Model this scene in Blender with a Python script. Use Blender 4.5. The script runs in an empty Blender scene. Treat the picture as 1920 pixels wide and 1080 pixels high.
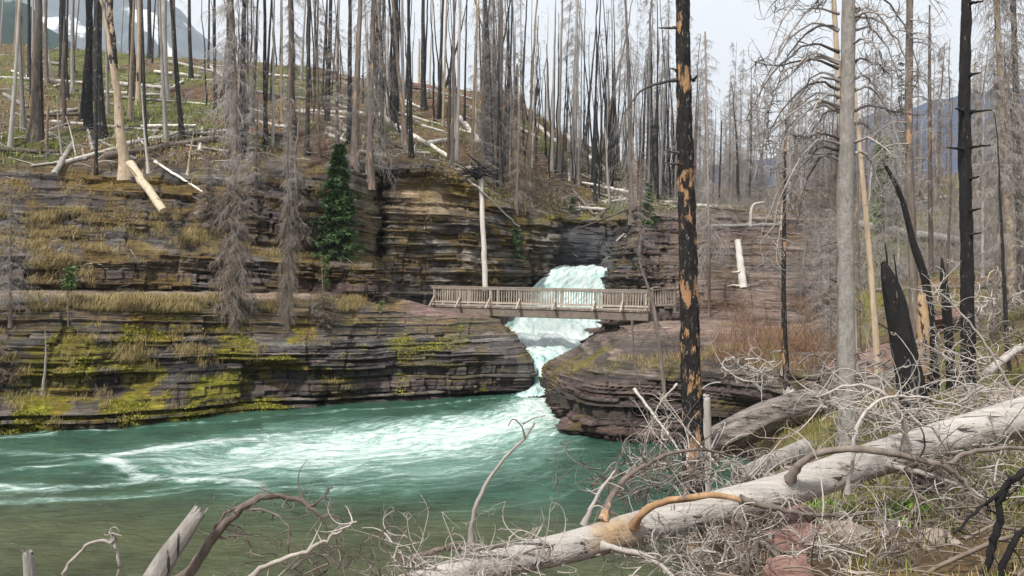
import bpy, math, random
import numpy as np
from mathutils import Vector
from mathutils.bvhtree import BVHTree

random.seed(11); RNG = np.random.default_rng(11)
SC = bpy.context.scene
COL = SC.collection
R = math.radians

# ------------------------------------------------------------------ camera, sky, sun, exposure
CAM_Z = 4.8; F = 1507.0; HOR = 560.0       # eye height over the pool; focal length and horizon in photo pixels
cam_d = bpy.data.cameras.new('camera'); cam = bpy.data.objects.new('camera', cam_d); COL.objects.link(cam)
cam.location = (0, 0, CAM_Z); cam.rotation_euler = (R(90), 0, 0)
cam_d.sensor_width = 36; cam_d.lens = 36 * F / 1920; cam_d.shift_y = (HOR - 540) / 1920
cam_d.clip_start = 0.05; cam_d.clip_end = 12000
SC.camera = cam

SUN_EL, SUN_AZ = 52, 215                   # sun high, behind the left shoulder
world = bpy.data.worlds.new('World'); SC.world = world; world.use_nodes = True
wn = world.node_tree.nodes; wl = world.node_tree.links; wn.clear()
sky = wn.new('ShaderNodeTexSky'); sky.sky_type = 'NISHITA'; sky.sun_disc = False
sky.sun_elevation = R(SUN_EL); sky.sun_rotation = R(SUN_AZ); sky.air_density = 1.0; sky.dust_density = 2.0
b1 = wn.new('ShaderNodeBackground'); b1.inputs['Strength'].default_value = 0.06
wl.new(sky.outputs[0], b1.inputs['Color'])
# thin bright cloud sheet over the whole sky, slightly uneven
tc = wn.new('ShaderNodeTexCoord'); nz = wn.new('ShaderNodeTexNoise'); nz.inputs['Scale'].default_value = 2.2
nz.inputs['Detail'].default_value = 5; cr = wn.new('ShaderNodeValToRGB')
cr.color_ramp.elements[0].position = 0.3; cr.color_ramp.elements[0].color = (0.90, 0.935, 0.98, 1)
cr.color_ramp.elements[1].position = 0.7; cr.color_ramp.elements[1].color = (0.985, 0.99, 1.0, 1)
wl.new(tc.outputs['Generated'], nz.inputs['Vector']); wl.new(nz.outputs['Fac'], cr.inputs['Fac'])
b2 = wn.new('ShaderNodeBackground'); wl.new(cr.outputs[0], b2.inputs['Color']); b2.inputs['Strength'].default_value = 1.06
mx = wn.new('ShaderNodeMixShader'); mx.inputs[0].default_value = 0.82
wo = wn.new('ShaderNodeOutputWorld')
wl.new(b1.outputs[0], mx.inputs[1]); wl.new(b2.outputs[0], mx.inputs[2]); wl.new(mx.outputs[0], wo.inputs[0])

sun_d = bpy.data.lights.new('sun', 'SUN'); sun_d.energy = 3.9; sun_d.angle = R(6); sun_d.color = (1, 0.95, 0.87)
sun = bpy.data.objects.new('sun', sun_d); COL.objects.link(sun)
_sd = Vector((math.sin(R(SUN_AZ)) * math.cos(R(SUN_EL)), math.cos(R(SUN_AZ)) * math.cos(R(SUN_EL)), math.sin(R(SUN_EL))))
sun.rotation_euler = _sd.to_track_quat('Z', 'Y').to_euler()
SC.view_settings.view_transform = 'Standard'; SC.view_settings.look = 'None'
SC.view_settings.exposure = 0.36; SC.view_settings.gamma = 1.0
SC.view_settings.use_curve_mapping = False

# ------------------------------------------------------------------ helpers
def at(px, py, Y):
    return ((px - 960) / F * Y, Y, CAM_Z - (py - HOR) / F * Y)

def _h(i, j, k, seed):
    n = (i.astype(np.int64) * 374761393 + j.astype(np.int64) * 668265263 + k.astype(np.int64) * 2147483647 + seed * 974634777) & 0xffffffff
    n = ((n ^ (n >> 13)) * 1274126177) & 0xffffffff
    n = ((n ^ (n >> 16)) * 2246822519) & 0xffffffff
    return ((n ^ (n >> 15)) & 0xffffff) / float(0xffffff)

def vnoise(x, y, z=None, seed=0):
    x, y = np.broadcast_arrays(np.asarray(x, float), np.asarray(y, float))
    z = np.zeros_like(x) if z is None else np.broadcast_to(np.asarray(z, float), x.shape)
    xi, yi, zi = np.floor(x), np.floor(y), np.floor(z)
    fx, fy, fz = x - xi, y - yi, z - zi
    fx, fy, fz = [f * f * (3 - 2 * f) for f in (fx, fy, fz)]
    o = 0
    for a in (0, 1):
        for b in (0, 1):
            for c in (0, 1):
                w = (fx if a else 1 - fx) * (fy if b else 1 - fy) * (fz if c else 1 - fz)
                o = o + w * _h(xi + a, yi + b, zi + c, seed)
    return o * 2 - 1

def fbm(x, y, z=None, oct=4, seed=0, g=0.5):
    o = 0; a = 1; s = 0
    x = np.asarray(x, float); y = np.asarray(y, float); z = 0 * x if z is None else np.asarray(z, float)
    for k in range(oct):
        o = o + a * vnoise(x, y, z, seed + k * 17); s += a
        a *= g; x = x * 2.03 + 5.1; y = y * 2.03 + 1.7; z = z * 2.03 + 3.3
    return o / s

def sstep(a, b, x):
    t = np.clip((x - a) / (b - a), 0, 1); return t * t * (3 - 2 * t)

def tag(o, label=None, cat=None, group=None, kind=None):
    if label: o['label'] = label
    if cat: o['category'] = cat
    if group: o['group'] = group
    if kind: o['kind'] = kind
    return o

def link(name, me, mat=None, parent=None):
    o = bpy.data.objects.new(name, me)
    if mat is not None and me is not None and not me.materials: me.materials.append(mat)
    COL.objects.link(o)
    if parent is not None: o.parent = parent
    return o

def empty(name, loc=(0, 0, 0)):
    o = bpy.data.objects.new(name, None); o.empty_display_size = .2
    o.location = loc; COL.objects.link(o); return o

def mesh_np(name, V, Fq, smooth=True, colors=None, uv=None):
    """V (n,3); Fq (m,4) or (m,3) int array"""
    V = np.asarray(V, np.float32); Fq = np.asarray(Fq, np.int32)
    me = bpy.data.meshes.new(name)
    n, k = Fq.shape
    me.vertices.add(len(V)); me.vertices.foreach_set('co', V.ravel())
    me.loops.add(n * k); me.loops.foreach_set('vertex_index', Fq.ravel())
    me.polygons.add(n); me.polygons.foreach_set('loop_start', np.arange(0, n * k, k, dtype=np.int32))
    me.polygons.foreach_set('loop_total', np.full(n, k, np.int32))
    if smooth: me.polygons.foreach_set('use_smooth', np.ones(n, bool))
    if colors is not None:
        a = me.color_attributes.new('Col', 'FLOAT_COLOR', 'POINT')
        c = np.ones((len(V), 4), np.float32); c[:, :colors.shape[1]] = colors
        a.data.foreach_set('color', c.ravel())
    if uv is not None:
        l = me.uv_layers.new(name='flow'); l.data.foreach_set('uv', np.asarray(uv, np.float32)[Fq.ravel()].ravel())
    me.update(calc_edges=True); me.validate()
    return me

def grid_faces(r, c, wrap=False):
    i = np.arange(r * c).reshape(r, c)
    if wrap: i = np.concatenate([i, i[:, :1]], 1)
    return np.stack([i[:-1, :-1], i[:-1, 1:], i[1:, 1:], i[1:, :-1]], -1).reshape(-1, 4)

class MB:
    def __init__(s): s.V = []; s.F = []; s.C = []; s.n = 0
    def add(s, V, Fq, col=None):
        V = np.asarray(V, float).reshape(-1, 3); Fq = np.asarray(Fq)
        if Fq.shape[1] == 3: Fq = np.concatenate([Fq, Fq[:, 2:]], 1)
        s.V.append(V); s.F.append(Fq + s.n); s.n += len(V)
        s.C.append(np.broadcast_to(np.asarray((.5, .5, .5) if col is None else col, float), (len(V), 3)))
        return s
    def box(s, c, d, rot=None, col=None):
        v = np.array([(x, y, z) for x in (-.5, .5) for y in (-.5, .5) for z in (-.5, .5)]) * np.array(d)
        if rot is not None: v = v @ np.array(rot).T
        f = np.array([(0, 1, 3, 2), (4, 6, 7, 5), (0, 4, 5, 1), (2, 3, 7, 6), (0, 2, 6, 4), (1, 5, 7, 3)])
        return s.add(v + np.array(c), f, col)
    def mesh(s, name, smooth=True, color=False):
        V = np.concatenate(s.V); Fq = np.concatenate(s.F)
        me = bpy.data.meshes.new(name)
        tri = Fq[:, 2] == Fq[:, 3]
        if tri.any():
            L = np.where(tri, 3, 4).astype(np.int32)
            keep = np.ones(Fq.shape, bool); keep[tri, 3] = False
            idx = Fq[keep]
        else:
            L = np.full(len(Fq), 4, np.int32); idx = Fq.ravel()
        me.vertices.add(len(V)); me.vertices.foreach_set('co', V.astype(np.float32).ravel())
        me.loops.add(len(idx)); me.loops.foreach_set('vertex_index', idx.astype(np.int32))
        me.polygons.add(len(Fq))
        st = np.concatenate([[0], np.cumsum(L)[:-1]]).astype(np.int32)
        me.polygons.foreach_set('loop_start', st); me.polygons.foreach_set('loop_total', L)
        if smooth: me.polygons.foreach_set('use_smooth', np.ones(len(Fq), bool))
        if color:
            a = me.color_attributes.new('Col', 'FLOAT_COLOR', 'POINT')
            c = np.ones((len(V), 4), np.float32); c[:, :3] = np.concatenate(s.C); a.data.foreach_set('color', c.ravel())
        me.update(calc_edges=True)
        return me
    def build(s, name, mat, parent=None, smooth=True, color=False):
        return link(name, s.mesh(name, smooth, color), mat, parent)

def tubes(mb, P, Rr, sides=3, cap=False, col=None, wob=0, seed=0):
    """P (T,K,3) centre lines, Rr (T,K) radii"""
    P = np.asarray(P, float); Rr = np.asarray(Rr, float)
    if P.ndim == 2: P = P[None]; Rr = Rr[None]
    T, K, _ = P.shape
    D = np.gradient(P, axis=1) if K > 2 else np.repeat((P[:, 1:] - P[:, :1]), 2, 1)
    D = D / np.maximum(np.linalg.norm(D, axis=2, keepdims=True), 1e-9)
    ov = P[:, -1] - P[:, 0]
    ref = np.where((np.abs(ov[:, 2]) > 0.8 * np.linalg.norm(ov, axis=1))[:, None], np.array([[1.0, 0.13, 0]]), np.array([[0.07, 0.1, 1.0]]))
    U = np.cross(D, ref[:, None, :]); U /= np.maximum(np.linalg.norm(U, axis=2, keepdims=True), 1e-9)
    W = np.cross(D, U)
    a = np.arange(sides) * 2 * np.pi / sides
    rr = Rr[:, :, None]
    if wob:
        th = a[None, None, :]
        rr = rr * (1 + wob * vnoise(np.cos(th) * 1.6 + 9 * np.arange(T)[:, None, None], np.sin(th) * 1.6 + 0 * rr, np.arange(K)[None, :, None] * .45 + 0 * th, seed))
    else: rr = np.broadcast_to(rr, (T, K, sides))
    V = P[:, :, None, :] + rr[..., None] * (np.cos(a)[None, None, :, None] * U[:, :, None, :] + np.sin(a)[None, None, :, None] * W[:, :, None, :])
    base = (np.arange(T) * K * sides)[:, None, None]
    k = np.arange(K - 1)[None, :, None] * sides; j = np.arange(sides)[None, None, :]; j2 = (j + 1) % sides
    Fq = np.stack([base + k + j, base + k + j2, base + k + sides + j2, base + k + sides + j], -1).reshape(-1, 4)
    if col is not None and np.ndim(col) == 3: col = np.repeat(np.asarray(col).reshape(-1, 3), sides, 0)
    mb.add(V.reshape(-1, 3), Fq, col)
    if cap:
        for e, kk in ((0, 0), (1, K - 1)):
            ring = V[:, kk]; c = P[:, kk] + D[:, kk] * Rr[:, kk, None] * (0.12 if e else -0.12)
            vv = np.concatenate([ring, c[:, None]], 1).reshape(-1, 3); b = (np.arange(T) * (sides + 1))[:, None]
            jj = np.arange(sides)[None]; j3 = (jj + 1) % sides
            f = np.stack([b + jj, b + j3, b + sides + 0 * jj] if e else [b + j3, b + jj, b + sides + 0 * jj], -1).reshape(-1, 3)
            mb.add(vv, f, None if col is None or np.ndim(col) > 1 else col)
    return mb

def curve_pts(pts, n, jit=0.0, seed=0):
    """smooth resample of a polyline (Catmull-Rom) with optional jitter"""
    p = np.array(pts, float)
    if len(p) == 2: q = p[0] + (p[1] - p[0]) * np.linspace(0, 1, n)[:, None]
    else:
        e = np.concatenate([[2 * p[0] - p[1]], p, [2 * p[-1] - p[-2]]])
        t = np.linspace(0, len(p) - 1 - 1e-6, n); i = t.astype(int); f = (t - i)[:, None]
        a, b, c, d = e[i], e[i + 1], e[i + 2], e[i + 3]
        q = .5 * (2 * b + (c - a) * f + (2 * a - 5 * b + 4 * c - d) * f ** 2 + (3 * b - a - 3 * c + d) * f ** 3)
    if jit:
        r = np.random.default_rng(seed); j = r.normal(0, jit, q.shape); j[0] = 0; q = q + j
    return q

# ------------------------------------------------------------------ materials
def mat(name):
    m = bpy.data.materials.new(name); m.use_nodes = True
    nt = m.node_tree; n = nt.nodes; bs = n['Principled BSDF']
    bs.inputs['Specular IOR Level'].default_value = 0.25
    return m, nt, n, nt.links, bs

def ramp(n, stops, interp='LINEAR'):
    r = n.new('ShaderNodeValToRGB'); cr = r.color_ramp; cr.interpolation = interp
    while len(cr.elements) < len(stops): cr.elements.new(.5)
    for e, (p, c) in zip(cr.elements, stops): e.position = p; e.color = (*c, 1)
    return r

def noise(n, l, vec, scale, detail=4, rough=.6, stretch=None, dist=0):
    t = n.new('ShaderNodeTexNoise'); t.inputs['Scale'].default_value = scale
    t.inputs['Detail'].default_value = detail; t.inputs['Roughness'].default_value = rough
    t.inputs['Distortion'].default_value = dist
    if stretch:
        mp = n.new('ShaderNodeMapping'); mp.inputs['Scale'].default_value = stretch
        l.new(vec, mp.inputs['Vector']); vec = mp.outputs[0]
    l.new(vec, t.inputs['Vector']); return t

def mixc(n, l, fac, a, b, mode='MIX'):
    m = n.new('ShaderNodeMix'); m.data_type = 'RGBA'; m.blend_type = mode
    for s, v in ((m.inputs[0], fac), (m.inputs[6], a), (m.inputs[7], b)):
        if hasattr(v, 'is_output'): l.new(v, s)
        elif isinstance(v, (int, float)): s.default_value = v
        else: s.default_value = (*v, 1)
    return m.outputs[2]

def bump(n, l, h, strength, dist, bs, prev=None):
    b = n.new('ShaderNodeBump'); b.inputs['Strength'].default_value = strength; b.inputs['Distance'].default_value = dist
    l.new(h, b.inputs['Height'])
    if prev is not None: l.new(prev.outputs[0], b.inputs['Normal'])
    l.new(b.outputs[0], bs.inputs['Normal']); return b

def make_rock():
    m, nt, n, l, bs = mat('layered_rock')
    a = n.new('ShaderNodeVertexColor'); a.layer_name = 'Col'; g = n.new('ShaderNodeNewGeometry')
    n1 = noise(n, l, g.outputs['Position'], 2.2, 8, .68, (1, 1, 3.5)); r1 = ramp(n, [(.25, (.30, .30, .30)), (.5, (.95, .95, .95)), (.75, (1.75, 1.75, 1.75))])
    l.new(n1.outputs[0], r1.inputs[0])
    c = mixc(n, l, .85, a.outputs[0], r1.outputs[0], 'MULTIPLY')
    n2 = noise(n, l, g.outputs['Position'], 9, 6, .7, (1, 1, 2)); r2 = ramp(n, [(.3, (.55, .55, .55)), (.72, (1.5, 1.5, 1.5))])
    l.new(n2.outputs[0], r2.inputs[0]); c = mixc(n, l, .7, c, r2.outputs[0], 'MULTIPLY')
    n5 = noise(n, l, g.outputs['Position'], 1.7, 7, .72, (.28, .28, 9), .5); r5 = ramp(n, [(.30, (.28, .28, .29)), (.47, (.85, .85, .85)), (.56, (1.05, 1.04, 1.02)), (.72, (2.0, 1.95, 1.9))])
    l.new(n5.outputs[0], r5.inputs[0]); lam = mixc(n, l, 1.0, c, r5.outputs[0], 'MULTIPLY'); c = mixc(n, l, a.outputs['Alpha'], c, lam)
    l.new(c, bs.inputs['Base Color']); bs.inputs['Roughness'].default_value = .82
    n3 = noise(n, l, g.outputs['Position'], 3.2, 9, .7, (1, 1, 5))
    b = bump(n, l, n3.outputs[0], .9, .12, bs); b = bump(n, l, n5.outputs[0], 1.0, .16, bs, b)
    n4 = noise(n, l, g.outputs['Position'], 22, 5, .7); bump(n, l, n4.outputs[0], .5, .03, bs, b)
    return m

def make_ground():
    m, nt, n, l, bs = mat('forest_floor')
    a = n.new('ShaderNodeVertexColor'); a.layer_name = 'Col'; g = n.new('ShaderNodeNewGeometry')
    n1 = noise(n, l, g.outputs['Position'], 1.6, 8, .75); r1 = ramp(n, [(.28, (.35, .33, .30)), (.52, (1, 1, 1)), (.75, (1.6, 1.5, 1.4))])
    l.new(n1.outputs[0], r1.inputs[0]); c = mixc(n, l, .9, a.outputs[0], r1.outputs[0], 'MULTIPLY')
    n2 = noise(n, l, g.outputs['Position'], 14, 6, .75); r2 = ramp(n, [(.3, (.5, .5, .5)), (.7, (1.5, 1.5, 1.45))])
    l.new(n2.outputs[0], r2.inputs[0]); c = mixc(n, l, .8, c, r2.outputs[0], 'MULTIPLY')
    l.new(c, bs.inputs['Base Color']); bs.inputs['Roughness'].default_value = .95; bs.inputs['Specular IOR Level'].default_value = .1
    b = bump(n, l, n1.outputs[0], .6, .25, bs); bump(n, l, n2.outputs[0], .7, .06, bs, b)
    return m
M_ROCK = make_rock(); M_GROUND = make_ground()
# ------------------------------------------------------------------ terrain
_lr = np.random.default_rng(5)
_th = np.where(_lr.random(700) < .22, _lr.uniform(.22, .5, 700), _lr.uniform(.05, .17, 700))
LB = np.cumsum(_th) - 8.0                       # strata boundaries (world height)
L_OFF = _lr.normal(0, 1, 701); L_HARD = _lr.random(701); L_LEN = _lr.uniform(.5, 3.0, 701); L_SH = _lr.uniform(0, 50, 701)
L_COL = _lr.integers(0, 6, 701)
PAL = .80 * np.array([(.150, .112, .112), (.175, .120, .105), (.19, .175, .165), (.095, .088, .085), (.215, .17, .14), (.125, .10, .105)])
PAL = PAL * .55 + .45 * PAL.mean(1, keepdims=True) * np.array((1.04, 1.0, .94))

def strata(P, u):
    x, y, z = P[..., 0], P[..., 1], P[..., 2]
    zz = z + .03 * x - .015 * y + .3 * fbm(x * .12, y * .12, seed=3, oct=2) + .05 * fbm(x * .9, y * .9, seed=4, oct=2)
    idx = np.clip(np.searchsorted(LB, zz), 1, 698)
    th = LB[idx] - LB[idx - 1]; f = np.clip((zz - LB[idx - 1]) / th, 0, 1)
    blk = np.floor((u + L_SH[idx] + .25 * vnoise(u * 1.3, zz * 0, idx * 3.1, seed=8)) / L_LEN[idx])
    hb = _h(blk, idx, idx * 0, 21) * 2 - 1
    fu = (u + L_SH[idx]) / L_LEN[idx]; fu = fu - np.floor(fu)
    crack = np.exp(-((np.minimum(fu, 1 - fu)) * L_LEN[idx] / .035) ** 2)
    bu = u / 1.9 + .9 * vnoise(u * .37, u * 0, seed=11) + .3 * vnoise(u * 1.1, zz * .5, seed=10) + .22 * vnoise(zz * .8, zz * 0, u * .2, seed=12); cu = np.floor(bu); bz = zz / 1.15 + 3 * _h(cu, cu * 0, cu * 0, 13); cz = np.floor(bz)
    big = _h(cu, cz, cu * 0, 14) * 2 - 1; eu = np.minimum(bu - cu, 1 - bu + cu) * 1.9
    vj = np.exp(-(eu / .05) ** 2) * (_h(cu + (bu - cu > .5), cz, cu * 0, 15) < .36)
    mod = .35 + 1.3 * sstep(-.35, .35, vnoise(u * .22, idx * .9, seed=16))
    off = .075 * L_OFF[idx] * mod + .10 * hb * mod + .07 * fbm(u * 1.4, zz * .6, idx * .37, oct=3, seed=9) + .22 * big
    joint = -.20 * np.abs(2 * f - 1) ** 8 * (0.15 + 1.2 * L_HARD[idx] ** 2)
    return off + joint - .10 * crack * (th > .13) - .20 * vj, idx, f, hb

def terrace(G, idx, f, amt, p=4):
    th = LB[idx] - LB[idx - 1]
    G[..., 2] += amt * th * (f ** p - f)

def loft(st, rows, dx):
    """st: list of stations, each a list of (px,py,Y). rows: samples per segment."""
    A = np.array([[at(*p) for p in s] for s in st])            # S,P,3
    seg = np.linalg.norm(np.diff(A, axis=0), axis=2)[:, :].mean(1) * .6 + np.linalg.norm(np.diff(A, axis=0), axis=2).max(1) * .4
    s = np.concatenate([[0], np.cumsum(seg)]); n = int(s[-1] / dx); u = np.linspace(0, s[-1], n)
    B = np.empty((n, A.shape[1], 3))
    for p in range(A.shape[1]):
        for c in range(3): B[:, p, c] = np.interp(u, s, A[:, p, c])
    # soften station corners a little
    k = 5
    Bp = np.concatenate([np.repeat(B[:1], k, 0), B, np.repeat(B[-1:], k, 0)]); B = sum(Bp[i:i + n] for i in range(2 * k + 1)) / (2 * k + 1)
    t = []
    for i, r in enumerate(rows): t += list(i + np.arange(r) / r)
    t.append(len(rows)); t = np.array(t); i = np.minimum(t.astype(int), len(rows) - 1); f = (t - i)[:, None, None]
    Bt = B.transpose(1, 0, 2)
    G = Bt[i] * (1 - f) + Bt[i + 1] * f                         # rows, cols, 3
    return G, u, t

def normals(G):
    a = np.gradient(G, axis=1); b = np.gradient(G, axis=0)
    N = np.cross(a, b); N /= np.maximum(np.linalg.norm(N, axis=2, keepdims=True), 1e-9)
    flip = np.sign(N[..., 2:] + .02 - (N[..., 1:2]) * .5); N = N * np.where(flip == 0, 1, flip)
    return N

def smooth2(A, k):
    for ax in (0, 1):
        p = np.concatenate([np.repeat(np.take(A, [0], ax), k, ax), A, np.repeat(np.take(A, [-1], ax), k, ax)], ax)
        cs = np.cumsum(p, ax); n = A.shape[ax]
        cs = np.concatenate([np.zeros_like(np.take(cs, [0], ax)), cs], ax)
        A = (np.take(cs, range(2 * k + 1, 2 * k + 1 + n), ax) - np.take(cs, range(n), ax)) / (2 * k + 1)
    return A

def pix(P):
    Y = np.maximum(P[..., 1], .1)
    return 960 + F * P[..., 0] / Y, HOR - F * (P[..., 2] - CAM_Z) / Y

def blob(px, py, x, y, rx, ry, p=2): return np.exp(-(np.abs((px - x) / rx) ** p + np.abs((py - y) / ry) ** p))

TERR = []          # (verts, faces) of everything one can stand on
def finish(name, G, colors, material, label=None, smooth=False):
    r, c, _ = G.shape; V = G.reshape(-1, 3); Fq = grid_faces(r, c)
    me = mesh_np(name, V, Fq, smooth, colors.reshape(-1, colors.shape[-1])); o = link(name, me, material)
    tag(o, label, None, None, 'structure'); TERR.append((V, Fq)); return o

# ---- far bank below the trail: pool edge up to the trail bench, wrapped round into the gorge
def ex(px, Yw, prof):
    w = HOR + CAM_Z * F / Yw
    return [(px, w + 60, Yw - .2), (px, w + 4, Yw)] + [(px, py, Yw + d) for py, d in prof]
BANK = [
 ex(-350, 25.6, [(792, .5), (745, 1.5), (650, 2.2), (600, 3.2), (566, 4.0), (549, 6), (540, 8.0)]),
 ex(0, 28.4, [(775, .5), (735, 1.5), (650, 2.2), (600, 3.2), (566, 4.0), (550, 5.5), (541, 7.5)]),
 ex(200, 29.9, [(770, .4), (740, 1.6), (655, 2.4), (600, 3.4), (565, 4.2), (551, 6.0), (541, 8.0)]),
 ex(330, 31.2, [(765, .5), (690, 2.4), (650, 2.8), (600, 3.8), (563, 4.6), (549, 6.5), (541, 8.2)]),
 ex(430, 33.2, [(750, .4), (690, 1.6), (650, 2.3), (595, 3.4), (562, 4.2), (549, 6.0), (541, 7.5)]),
 ex(470, 33.9, [(752, .6), (690, 1.3), (655, 1.5), (600, 3.0), (563, 4.0), (550, 6.0), (541, 7.5)]),
 ex(560, 34.9, [(748, .6), (700, 1.0), (655, 1.3), (605, 2.8), (568, 4.0), (551, 6.0), (545, 7.6)]),
 ex(640, 35.9, [(740, .2), (690, .6), (650, 1.2), (610, 2.6), (574, 4.2), (556, 6.0), (550, 7.6)]),
 ex(740, 38.0, [(725, .2), (685, .5), (648, 1.4), (612, 2.6), (584, 4.2), (566, 6.0), (556, 7.4)]),
 ex(850, 39.0, [(722, .2), (690, .5), (650, 1.4), (618, 2.6), (594, 4.2), (584, 5.8), (582, 8.4)]),
 ex(940, 40.0, [(718, .2), (695, .4), (665, 1.0), (640, 2.2), (612, 4.0), (600, 5.4), (594, 8.0)]),
 [(985, 800, 40.2), (984, 742, 40.4), (993, 716, 40.6), (992, 697, 40.8), (983, 676, 41.4), (968, 648, 42.6), (948, 620, 44.0), (935, 606, 45.4), (925, 600, 48)],
 [(998, 790, 40.7), (997, 741, 40.9), (1002, 716, 41.1), (1001, 697, 41.4), (997, 680, 41.8), (984, 658, 42.8), (962, 628, 44.6), (945, 608, 46.0), (930, 602, 48.5)],
 [(984, 790, 43.5), (984, 741, 43.6), (987, 718, 43.7), (986, 700, 43.8), (980, 684, 44.0), (970, 662, 44.4), (960, 630, 45.8), (943, 610, 47.5), (930, 604, 49)],
 [(975, 790, 47), (972, 720, 47), (968, 690, 47), (963, 670, 47.1), (958, 650, 47.2), (953, 632, 47.4), (946, 615, 48), (938, 605, 49), (925, 600, 50)],
 [(950, 790, 52), (948, 700, 52), (946, 670, 52), (944, 650, 52), (942, 640, 52), (940, 625, 52), (936, 612, 52), (930, 603, 52.2), (915, 600, 53)],
]
G, U, T = loft(BANK, [4, 34, 34, 38, 34, 26, 18, 10], .075)
px, py = pix(G)
# broad bulges, ledges and the hollow under the overhang
N = smooth2(normals(G), 4); N /= np.maximum(np.linalg.norm(N, axis=2, keepdims=True), 1e-9)
H = N.copy(); H[..., 2] *= .15; steep = np.clip(1.25 - np.abs(N[..., 2]), 0, 1)
uu = U[None, :] + 0 * px
d = .8 * fbm(uu * .33, G[..., 2] * .6, seed=31, oct=4)
d -= 1.0 * sstep(450, 475, px) * sstep(580, 550, px) * sstep(672, 690, py) * sstep(765, 750, py)
d -= .7 * sstep(590, 610, px) * sstep(665, 640, px) * sstep(736, 746, py)
d -= .5 * sstep(820, 850, px) * sstep(1000, 980, px) * sstep(728, 736, py)
so, idx, ff, hb = strata(G, uu)
damp = 1 - .62 * sstep(900, 950, px) * sstep(580, 600, py)
G = G + H * ((d + so * 1.75) * damp * np.clip(steep * 1.5, 0, 1))[..., None]
terrace(G, idx, ff, .45)
G[..., 2] += .05 * fbm(G[..., 0] * 1.2, G[..., 1] * 1.2, seed=40) * (1 - steep)
N2 = normals(G)
col = PAL[L_COL[idx]] * (1 + .45 * fbm(uu * .5, G[..., 2] * 1.2, seed=50)[..., None])
col *= (1 + .3 * hb[..., None])
up = np.clip(N2[..., 2], 0, 1)
fl = sstep(.35, .75, up); fn = fbm(uu * .7, G[..., 2] * 1.6, seed=55, oct=4)
mossz = np.clip(sstep(760, 430, px) * .9 + .35, 0, 1) * sstep(560, 600, py) * sstep(-.02, .25, fn + .25 * blob(px, py, 300, 680, 260, 90) + .02 * sstep(520, 420, px) + .22 * fbm(uu * 1.6, G[..., 2] * 3, seed=54, oct=3))
mossz = mossz * np.clip(fl + .55 * (px < 470) * sstep(760, 700, py) , 0, 1)
mossc = np.array((.19, .155, .026)) * (1 + .5 * fbm(uu * 1.5, G[..., 2] * 3, seed=57)[..., None]) + np.array((.05, -.02, .0)) * fbm(uu * .6, G[..., 2], seed=58)[..., None]
lime = np.clip(blob(px, py, 370, 705, 75, 45) + blob(px, py, 60, 765, 75, 28) + .6 * blob(px, py, 210, 750, 90, 20) + .7 * blob(px, py, 690, 655, 90, 8) + .6 * blob(px, py, 790, 640, 60, 10), 0, 1)
lime = lime * sstep(-.15, .3, fn + .35 * fbm(uu * 2.2, G[..., 2] * 4, seed=56))
col = col * (1 - mossz[..., None]) + mossc * mossz[..., None]
lime = lime * (.45 + .55 * sstep(.1, .5, up)); col = col * (1 - .85 * lime[..., None]) + .85 * lime[..., None] * np.array((.21, .225, .014)) * (1 + .35 * fbm(uu * 3, G[..., 2] * 5, seed=59)[..., None])
ear = sstep(.6, .9, up) * sstep(-.2, .3, -fn) * sstep(640, 600, py); col = col * (1 - ear[..., None]) + ear[..., None] * np.array((.22, .155, .08))
tr = sstep(562, 556, py) * sstep(760, 700, px) ; col = col * (1 - tr[..., None]) + tr[..., None] * np.array((.27, .205, .16))
tr = sstep(740, 780, px) * sstep(598, 590, py) * fl; col = col * (1 - tr[..., None]) + tr[..., None] * np.array((.22, .15, .13))
wet = sstep(.45, .1, G[..., 2]); col = col * (1 - .55 * wet[..., None])
finish('river_cliff', G, np.clip(col, .01, .8), M_ROCK, 'layered dark rock bank with yellow moss between pool and trail')
BANK_DATA = (G, N2, mossz, px, py)

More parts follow.
